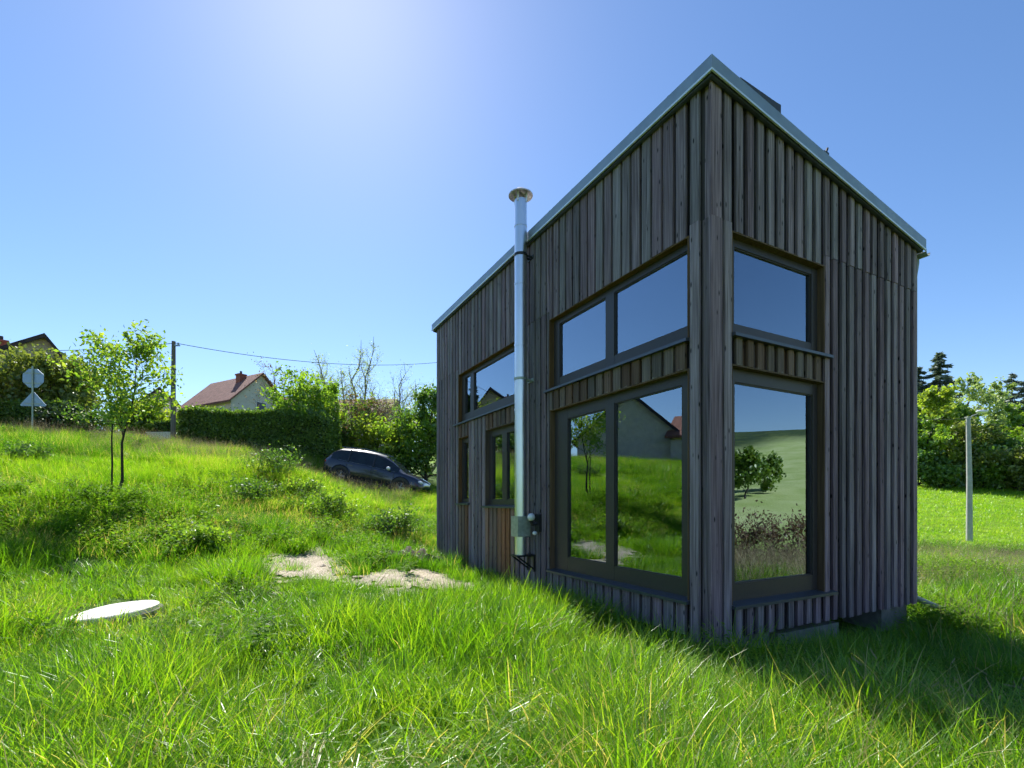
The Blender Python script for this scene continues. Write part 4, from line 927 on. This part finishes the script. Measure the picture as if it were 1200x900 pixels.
# ------------------------------------------------------------------ parked car
def car():
    wb_ = 2.68; xr = px(405, 22); xf = px(475, 22); yc = 22.0
    xm = (xr + xf) / 2; zr_, zf = zat(567, 22), zat(581, 22)
    pitch = math.atan2(zr_ - zf, xf - xr)
    root = thing('parked_car', (xm, yc, (zr_ + zf) / 2), 'dark blue estate car parked nose-down on the slope beside the hedge', 'car'); root.rotation_euler = (0, pitch, R(-4))
    # stations along x (front = +x); each: (half width, z sill, z belt, belt half width, z roof, roof half width)
    ST = [(-2.22, .72, .50, .86, .68, .87, .60), (-2.14, .82, .36, .93, .78, .97, .66), (-1.9, .89, .28, 1.0, .85, 1.34, .62), (-1.6, .91, .25, 1.01, .87, 1.50, .61), (-1.1, .92, .23, 1.0, .88, 1.57, .62), (-.5, .92, .22, .985, .88, 1.61, .63),
          (.0, .92, .22, .97, .88, 1.60, .62), (.4, .92, .22, .955, .88, 1.54, .60), (.75, .92, .22, .95, .88, 1.40, .57), (1.12, .92, .23, .945, .87, 1.16, .58), (1.42, .915, .24, .925, .85, .975, .62), (1.85, .90, .26, .86, .82, .90, .60), (2.1, .85, .30, .76, .74, .80, .55), (2.26, .74, .38, .62, .60, .66, .46)]
    def sec(s):
        x, w_, zs, zb_, bw, zr, rw = s; m_ = zs + (zb_ - zs) * .5
        return [(x, 0, zs), (x, w_ * .88, zs), (x, w_ * .985, zs + .10), (x, w_, m_), (x, (w_ + bw) / 2 + .005, zb_ - .08), (x, bw, zb_), (x, bw + (rw - bw) * .78, zb_ + (zr - zb_) * .84), (x, rw, zr - .035 * min(1, (zr - zb_) * 4)), (x, rw * .55, zr + .02), (x, 0, zr + .03)]
    S = [sec(s) for s in ST]; n = len(S[0]); body, glass = MB(), {}
    for i in range(len(S) - 1):
        for side in (1, -1):
            for j in range(n - 1):
                q = [S[i][j], S[i + 1][j], S[i + 1][j + 1], S[i][j + 1]]; q = [(x, y * side, zz) for x, y, zz in q]
                if side < 0: q = q[::-1]
                xm_ = (ST[i][0] + ST[i + 1][0]) / 2; key = None
                if j == 5 and -1.85 < xm_ < 1.0: key = ('side_window', side, 0 if xm_ < -1.1 else 1 if xm_ < -.02 else 2)
                if j in (7, 8) and .4 < xm_ < 1.42: key = ('windscreen', 0, 0)
                if j in (7, 8) and -2.15 < xm_ < -1.6: key = ('rear_window', 0, 0)
                (glass.setdefault(key, MB()) if key else body).add(q, [(3, 2, 1, 0)])
    for s, rev in ((S[0], 0), (S[-1], 1)):
        loop = [(x, y, zz) for x, y, zz in s] + [(x, -y, zz) for x, y, zz in s[::-1]]
        body.add(loop, [tuple(range(len(loop)))])
    bm = bmesh.new(); me = body.mesh('body', 'car_paint', True); bm.from_mesh(me); bmesh.ops.remove_doubles(bm, verts=bm.verts, dist=.001); bmesh.ops.recalc_face_normals(bm, faces=bm.faces); bm.to_mesh(me); bm.free()
    bo = link('body', me, root)
    for (nm, sd2, k), gm in glass.items():
        if nm == 'side_window':   # shrink to leave pillars
            for i, v in enumerate(gm.v): gm.v[i] = (v[0], v[1] * 1.003, v[2])
        gm.build(nm, 'car_glass', root, True)
    for sx_ in (-1.1, 0.):       # door pillars and door gaps
        for side in (1, -1):
            p = MB(); p.tube([(sx_, .885 * side, .99), (sx_ - .02, .68 * side, 1.52)], .035, 6); p.build('pillar', 'black_plastic', root, True)
    for side in (1, -1):
        # chrome line under the windows, door handles, mirror, sill, arches
        m = MB(); m.tube([(-1.55, .885 * side, 1.005), (-.5, .893 * side, .985), (.4, .893 * side, .957), (1.0, .885 * side, .948)], .012, 6); m.build('trim_strip', 'rim', root, True)
        for hx_ in (-.95, .12): MB().box(hx_ - .1, hx_ + .1, min(.915 * side, .945 * side), max(.915 * side, .945 * side), .84, .87).build('door_handle', 'car_paint', root)
        for dx_ in (-1.12, -.02, .98): m = MB(); m.tube([(dx_, .923 * side, .36), (dx_, .928 * side, .6), (dx_ - .02, .915 * side, .9)], .008, 4); m.build('door_gap', 'black_plastic', root)
        m = MB(); m.sphere((.72, 1.0 * side, 1.04), .12, 8, (.75, .9, .62)); m.build('mirror', 'lamp_clear', root, True)
        m = MB(); m.box(-1.0, 1.0, min(.86 * side, .935 * side), max(.86 * side, .935 * side), .20, .30); m.build('sill', 'black_plastic', root)
        m = MB(); m.sphere((2.02, .70 * side, .70), .2, 8, (1.1, .55, .42)); m.build('headlight', 'lamp_clear', root, True)
        m = MB(); m.sphere((-2.1, .72 * side, .84), .16, 8, (.6, .7, .55)); m.build('tail_light', 'tail_red', root, True)
        m = MB(); m.tube([(-1.6, .6 * side, 1.57), (-.5, .64 * side, 1.67), (.3, .63 * side, 1.61)], .018, 6); m.build('roof_rail', 'rim', root, True)
        for wx in (-wb_ / 2, wb_ / 2):
            a = MB(); pr = [(.42 * math.cos(t_), .36 + .42 * math.sin(t_)) for t_ in np.linspace(-.25, math.pi + .25, 20)]
            a.prism([(wx + u, v) for u, v in pr], .80 * side, .932 * side); a.build('wheel_arch', 'black_plastic', root)
            arc = MB(); arc.tube([(wx + .44 * math.cos(t_), .93 * side, .36 + .44 * math.sin(t_)) for t_ in np.linspace(-.1, math.pi + .1, 22)], .03, 6); arc.build('arch_lip', 'car_paint', root, True)
            wh = link('wheel', None, root, (wx, .83 * side, .34), (R(90), 0, 0))
            m = MB(); m.lathe([(.22, -.11), (.32, -.11), (.345, -.07), (.345, .07), (.32, .11), (.22, .11), (.22, -.11)], n=28); m.build('tyre', 'tyre', wh, True)
            m = MB(); m.lathe([(.23, -.10), (.215, -.105), (.2, -.06), (.2, .06), (.215, .105), (.23, .10)], n=28)
            for k in range(5):
                t_ = 2 * math.pi * k / 5
                for e in (-.13, .13): m.tube([(.03 * math.cos(t_), .03 * math.sin(t_), .10 * s3), (.21 * math.cos(t_ + e), .21 * math.sin(t_ + e), .10 * s3)], .016, 5) if (s3 := (-1 if side > 0 else 1)) else 0
            m.lathe([(.001, -.115), (.05, -.11), (.05, .11), (.001, .115)], n=14); m.build('rim', 'rim', wh, True)
    m = MB(); m.box(-2.2, 2.2, -.7, .7, .2, .24); m.build('underbody', 'black_plastic', root)
    m = MB(); m.box(2.16, 2.245, -.5, .5, .40, .56); m.build('grille', 'black_plastic', root)
    m = MB(); m.box(2.246, 2.256, -.26, .26, .44, .54); m.build('number_plate', 'white_plastic', root)
car()

# ------------------------------------------------------------------ grass
rs = np.random.RandomState(7)
def clump_mesh(name, n, rad, l0, l1, w0, bend, mat, seed, segs=4, tip=None, up=.75):
    r = random.Random(seed); vs = []; fs = []
    for b in range(n):
        a = r.uniform(0, 6.283); rr = rad * math.sqrt(r.random()); x0, y0 = rr * math.cos(a), rr * math.sin(a)
        yaw = a + r.gauss(0, .9); L = r.uniform(l0, l1); wd = w0 * r.uniform(.6, 1.3); th = r.uniform(.03, up); k = bend * r.uniform(.3, 1.7) ; dx, dy = math.cos(yaw), math.sin(yaw); tw = yaw + 1.57 + r.gauss(0, .5); wx, wy = math.cos(tw), math.sin(tw)
        x, zz = 0., 0.; o = len(vs)
        for s in range(segs + 1):
            f = s / segs; ww = wd * (1 - f ** 1.6) * .5
            px_, py_ = x0 + dx * x, y0 + dy * x
            if s < segs: vs += [(px_ - wx * ww, py_ - wy * ww, zz), (px_ + wx * ww, py_ + wy * ww, zz)]
            else: vs.append((px_, py_, zz))
            ang = th + k * (f + .5 / segs); x += math.sin(ang) * L / segs; zz += math.cos(ang) * L / segs
        fs += [(o + 2 * s, o + 2 * s + 1, o + 2 * s + 3, o + 2 * s + 2) for s in range(segs - 1)] + [(o + 2 * segs - 2, o + 2 * segs - 1, o + 2 * segs)]
        if tip:      # seed head: small grains round the end of the stalk
            e = vs[-1]
            for g in range(tip):
                f = g / tip; c = (e[0] - dx * .13 * f * math.sin(th + k), e[1] - dy * .13 * f * math.sin(th + k), e[2] - .13 * f * math.cos(th + k)); a2 = g * 2.4; q = .007 * (1.15 - abs(f - .5)); o = len(vs)
                vs += [c, (c[0] + q * math.cos(a2), c[1] + q * math.sin(a2), c[2] + .012), (c[0] + q * .3 * math.cos(a2 + 1), c[1] + q * .3 * math.sin(a2 + 1), c[2] + .03)]; fs.append((o, o + 1, o + 2))
    return MB().add(vs, fs).mesh(name, mat)
def weed_mesh(name, seed, stems, h, ls, mat):
    r = random.Random(seed); vs = []; fs = []
    for s in range(stems):
        a = r.uniform(0, 6.28); rr = r.uniform(0, .12); p = Vector((rr * math.cos(a), rr * math.sin(a), 0)); d = Vector((math.cos(a) * .35, math.sin(a) * .35, 1)).normalized(); H = h * r.uniform(.5, 1.1)
        o = len(vs); q = p + d * H; wv = Vector((-d.y, d.x, 0)).normalized() * .003; vs += [p - wv, p + wv, q]; fs.append((o, o + 1, o + 2))
        for k in range(9):
            f = .2 + .8 * k / 8; b = p + d * H * f; t_ = k * 2.4 + a; dr = Vector((math.cos(t_), math.sin(t_), r.uniform(-.2, .7))).normalized(); L = ls * (1.25 - .6 * f) * r.uniform(.7, 1.3); sd2 = dr.cross(Vector((0, 0, 1))).normalized() * L * .28; n3 = Vector((0, 0, L * .1))
            o = len(vs); vs += [b, b + dr * L * .45 + sd2 + n3, b + dr * L, b + dr * L * .45 - sd2 + n3]; fs += [(o, o + 1, o + 2), (o, o + 2, o + 3)]
    return MB().add([tuple(v) for v in vs], fs).mesh(name, mat)
PROTO = bpy.data.collections.new('grass_prototypes')
KIND = {}
def proto(kind, mesh):
    o = bpy.data.objects.new('p%03d_%s' % (len(PROTO.objects), kind), mesh); PROTO.objects.link(o); KIND.setdefault(kind, []).append(len(PROTO.objects) - 1)
for i in range(8): proto('tall', clump_mesh('tall_grass', 80, .2, .26, .52, .0082, .75, 'grass_blade', 100 + i, 5, up=.5))
for i in range(5): proto('arch', clump_mesh('arching_grass', 26, .10, .35, .62, .0095, 1.9, 'grass_blade', 120 + i, 6))
for i in range(6): proto('short', clump_mesh('short_grass', 85, .21, .12, .26, .006, .8, 'grass_blade', 140 + i, 3))
for i in range(3): proto('mat', clump_mesh('grass_mat', 46, .24, .05, .12, .009, .9, 'grass_blade', 160 + i, 2, up=1.1))
for i in range(3): proto('dry', clump_mesh('dry_stalks', 12, .12, .35, .75, .005, .45, 'dry_stalk', 180 + i, 4, tip=5, up=.3))
for i in range(4): proto('weed', weed_mesh('weed', 200 + i, 9, .36, .075, 'weed_leaf'))
for i in range(3): proto('seed', clump_mesh('seed_stalks', 4, .08, .65, .95, .005, 1.1, 'dry_stalk', 220 + i, 7, tip=26, up=.35))
PT = []   # x,y,scale,idx,tint,dry,tilt
def bad(x, y):
    a, b = to_house(x, y); inh = (a > -.12) & (a < 4.32) & (b > -.12) & (b < 8.45)
    b_ = inh | (np.hypot(x - lx, y - ly) < .56)
    for f, c in GRAVEL: b_ |= (f(x, y) > .05) & (vnoise(x, y, 3.5, 77) < .8)
    for f, c in SOIL: b_ |= (f(x, y) > .15)
    cxm = px(437, 22); b_ |= (np.abs(x - cxm) < 2.5) & (np.abs(y - 22) < 1.05)
    return b_
def near_patch(x, y): return np.max([f(x, y) for f, c in GRAVEL + SOIL], axis=0) > -.3
def scatter(kind, n, xr, yr, keep, scale, tint, dry=0.):
    n = int(n / 2.5) if kind in ('tall', 'short') else n; x = rs.uniform(*xr, n); y = rs.uniform(*yr, n); k = np.clip(keep(x, y), 0, 1) > rs.uniform(0, 1, n); k &= ~bad(x, y)
    if kind in ('tall', 'arch', 'weed', 'dry'): k &= ~near_patch(x, y) | (rs.uniform(0, 1, n) < .22)
    x, y = x[k], y[k]; m = len(x)
    ids = rs.choice(KIND[kind], m); sc = scale(x, y) * rs.uniform(.75, 1.25, m); ti = np.clip(tint(x, y) + rs.normal(0, .13, m), 0, 1)
    dr = np.clip(dry(x, y) if callable(dry) else np.full(m, dry), 0, 1)
    PT.append(np.stack([x, y, sc, ids, ti, dr], 1))
fr = lambda x, y: (np.abs(x) < 1.12 * y + 3.2).astype(float)
lid_near = lambda x, y: np.exp(-((x + 5.4) ** 2 / 2.6 ** 2 + (y - 5.6) ** 2 / .9 ** 2))           # thin short grass round the lid
lush = lambda x, y: np.clip((vnoise(x, y, .8, 11) - .38) * 3, 0, 1)
big = lambda x, y: vnoise(x, y, .33, 12)
wild = lambda x, y: np.clip((vnoise(x, y, .5, 14) - .45) * 4, 0, 1)
bank = lambda x, y: np.clip((y - 8.5 - .25 * (x + 3)) / 3, 0, 1) * (x < 2)
hs = lambda x, y: np.clip(house_dist(x, y) / .5, .15, 1)
tint0 = lambda x, y: .02 + .5 * big(x, y) + .4 * vnoise(x, y, 1.3, 41) + .25 * lid_near(x, y) + .1 * bank(x, y)
frontB = lambda x, y: np.clip(1 - house_dist(x, y) / 1.3, 0, 1) * (to_house(x, y)[1] < 0) * (to_house(x, y)[0] > .3)
one = lambda v: (lambda x, y: np.full(np.shape(x), float(v)))
shadeR = lambda x, y: ((x > 3.2) & (y < 8)).astype(float)
# near meadow
scatter('tall', 15000, (-11, 9), (1.0, 8.5), lambda x, y: fr(x, y) * (.25 + .75 * lush(x, y)) * (1 - .9 * lid_near(x, y)) * hs(x, y), lambda x, y: (.62 + .5 * lush(x, y)) * (1 - .25 * bank(x, y)) * (1 + .35 * np.exp(-((x - 2.3) ** 2 / 1.5 + (y - 2.6) ** 2 / .8))) * (1 - .55 * frontB(x, y)), tint0, .02)
scatter('arch', 2000, (-11, 9), (1.0, 8.0), lambda x, y: fr(x, y) * (1 - .8 * lush(x, y)) * (1 - lid_near(x, y)) * hs(x, y), lambda x, y: .75 + .2 * big(x, y), lambda x, y: tint0(x, y) - .05, .05)
scatter('short', 15000, (-12, 10), (1.0, 10), lambda x, y: fr(x, y) * (.5 + .5 * lid_near(x, y)), one(1.0), lambda x, y: tint0(x, y) + .12, lambda x, y: .08 + .35 * lid_near(x, y))
# long grass in front of the near corner
scatter('tall', 1700, (.4, 4.4), (1.5, 3.4), lambda x, y: (to_house(x, y)[0] < -.45) * .9, lambda x, y: .92 + .4 * vnoise(x, y, 1.6, 51), lambda x, y: .3 + .45 * big(x, y), .08)
scatter('arch', 700, (.0, 4.4), (1.5, 3.4), lambda x, y: (to_house(x, y)[0] < -.2) * .9, lambda x, y: .85 + .3 * vnoise(x, y, 1.6, 52), lambda x, y: .5 + .3 * big(x, y), .2)
scatter('arch', 900, (-4.5, 4.4), (1.5, 2.9), lambda x, y: np.clip((vnoise(x, y, 1.1, 53) - .4) * 4, 0, 1), one(1.0), lambda x, y: .5 + .3 * big(x, y), .25)
# bank and middle distance
scatter('tall', 9000, (-20, 2), (8, 18), lambda x, y: fr(x, y) * (.2 + .8 * lush(x, y)) * hs(x, y), lambda x, y: .72 + .25 * lush(x, y), tint0, .04)
scatter('short', 15000, (-22, 3), (8.5, 23), lambda x, y: fr(x, y), one(1.35), lambda x, y: tint0(x, y) + .1, lambda x, y: .05 + .4 * np.clip((vnoise(x, y, .45, 61) - .5) * 3, 0, 1))
scatter('weed', 2600, (-20, 2), (8.5, 22), lambda x, y: fr(x, y) * wild(x, y) * hs(x, y), lambda x, y: .8 + .4 * wild(x, y), lambda x, y: .3 + .5 * vnoise(x, y, .6, 40))
scatter('weed', 1100, (-9, 4), (2.2, 10), lambda x, y: np.clip((vnoise(x, y, .9, 71) - .58) * 5, 0, 1) * (1 - lid_near(x, y)) * hs(x, y), lambda x, y: .7 + .4 * vnoise(x, y, 2, 72), lambda x, y: .12 + .4 * big(x, y))
scatter('dry', 420, (-8, 4), (2.2, 8), lambda x, y: np.clip((vnoise(x, y, .8, 73) - .55) * 4, 0, 1) * hs(x, y), one(.5), lambda x, y: .5 + .4 * big(x, y))
scatter('tall', 7500, (-28, 0), (16, 25), lambda x, y: fr(x, y) * .8, lambda x, y: .8 + .5 * vnoise(x, y, .9, 62), lambda x, y: tint0(x, y) + .05, .2)
scatter('dry', 4200, (-24, -4), (14, 23.5), lambda x, y: np.clip((y - 15) / 5, 0, 1) * (.15 + .85 * np.clip((vnoise(x, y, .4, 21) - .35) * 3, 0, 1)), one(.95), lambda x, y: .45 + .3 * big(x, y))
scatter('dry', 700, (-14, 3), (4, 16), lambda x, y: np.clip((vnoise(x, y, .9, 22) - .62) * 5, 0, 1) * (1 - lid_near(x, y)) * hs(x, y), one(.62), lambda x, y: .4 + .3 * big(x, y))
# right of the house: weeds, dry grass, then the mown field
scatter('tall', 4200, (2, 24), (2, 18), lambda x, y: fr(x, y) * .8 * (1 - .9 * frontB(x, y)), one(.9), lambda x, y: .35 + .4 * big(x, y), .15)
scatter('short', 9000, (3, 34), (4, 24), lambda x, y: fr(x, y), lambda x, y: 1.4 - .8 * frontB(x, y), lambda x, y: .45 + .3 * big(x, y), .22)
scatter('weed', 1500, (5, 14), (6.5, 12), lambda x, y: fr(x, y) * np.clip((vnoise(x, y, .6, 31) - .3) * 3, 0, 1), one(1.15), lambda x, y: .35 + .4 * big(x, y))
scatter('dry', 1500, (5.6, 16), (6.5, 14), lambda x, y: fr(x, y) * np.clip((vnoise(x, y, .5, 33) - .3) * 3, 0, 1), one(.62), lambda x, y: .6 + .3 * big(x, y))
scatter('dry', 3600, (6, 30), (9, 19), lambda x, y: fr(x, y) * np.clip((vnoise(x, y, .35, 32) - .25) * 2, 0, 1), one(.8), lambda x, y: .4 + .3 * big(x, y))
scatter('weed', 900, (12, 34), (16.5, 21), lambda x, y: fr(x, y) * np.exp(-((y - 18.6 - .1 * (x - 15)) / 1.1) ** 2), one(1.3), lambda x, y: .1 + .3 * big(x, y))
scatter('mat', 20000, (8, 66), (18, 58), lambda x, y: fr(x, y) * mown(x, y) * np.clip(1.4 - y / 40, .3, 1), lambda x, y: 1 + y / 28, lambda x, y: .62 + .2 * big(x, y), .03)
# brush right of the frame, mirrored in the corner window
scatter('dry', 2200, (6, 22), (-4, 7), one(.9), one(1.25), lambda x, y: .4 + .3 * big(x, y))
scatter('tall', 2600, (6, 26), (-6, 7), one(.8), one(1.2), lambda x, y: .3 + .4 * big(x, y), .4)
# left of the frame (mirrored in the sliding door)
scatter('tall', 5000, (-30, -9), (4, 18), lambda x, y: 1 - fr(x, y), one(1.3), lambda x, y: .4 + .4 * big(x, y), .1)
# pale seed stalks by the near right corner
scatter('seed', 16, (2.4, 4.4), (2.4, 3.6), one(1), one(.62), one(.75))
scatter('seed', 12, (-2, 1.6), (3.2, 6.2), one(.8), one(.6), one(.75))
PTS = np.concatenate(PT)
def grass_object():
    P = PTS; n = len(P); zz = ground(P[:, 0], P[:, 1]) - .015
    m = bpy.data.meshes.new('meadow_grass'); m.vertices.add(n); m.vertices.foreach_set('co', np.stack([P[:, 0], P[:, 1], zz], 1).ravel().astype(np.float32))
    rot = np.stack([rs.normal(0, .06, n), rs.normal(0, .06, n), rs.uniform(0, 6.283, n)], 1)
    for nm, typ, d in (('rot', 'FLOAT_VECTOR', rot), ('scl', 'FLOAT', P[:, 2]), ('idx', 'INT', P[:, 3]), ('tint', 'FLOAT', P[:, 4]), ('dry', 'FLOAT', P[:, 5])):
        a = m.attributes.new(nm, typ, 'POINT')
        a.data.foreach_set('vector' if typ == 'FLOAT_VECTOR' else 'value', d.ravel().astype(np.int32 if typ == 'INT' else np.float32))
    o = link('meadow_grass', m, label='tall rough meadow grass and weeds round the house', cat='grass', kind='stuff')
    ng = bpy.data.node_groups.new('scatter', 'GeometryNodeTree'); ng.interface.new_socket('Geometry', in_out='INPUT', socket_type='NodeSocketGeometry'); ng.interface.new_socket('Geometry', in_out='OUTPUT', socket_type='NodeSocketGeometry')
    N = ng.nodes; gi = N.new('NodeGroupInput'); go = N.new('NodeGroupOutput'); ip = N.new('GeometryNodeInstanceOnPoints'); ci = N.new('GeometryNodeCollectionInfo')
    ci.inputs['Collection'].default_value = PROTO; ci.inputs['Separate Children'].default_value = True; ci.inputs['Reset Children'].default_value = True
    def attr(nm, t): a = N.new('GeometryNodeInputNamedAttribute'); a.data_type = t; a.inputs[0].default_value = nm; return a.outputs[0]
    K = ng.links.new; K(gi.outputs[0], ip.inputs['Points']); K(ci.outputs[0], ip.inputs['Instance']); ip.inputs['Pick Instance'].default_value = True
    K(attr('idx', 'INT'), ip.inputs['Instance Index']); K(attr('scl', 'FLOAT'), ip.inputs['Scale'])
    er = N.new('FunctionNodeEulerToRotation'); K(attr('rot', 'FLOAT_VECTOR'), er.inputs[0]); K(er.outputs[0], ip.inputs['Rotation']); K(ip.outputs[0], go.inputs[0])
    md = o.modifiers.new('scatter', 'NODES'); md.node_group = ng
grass_object()
print('grass clumps', len(PTS))
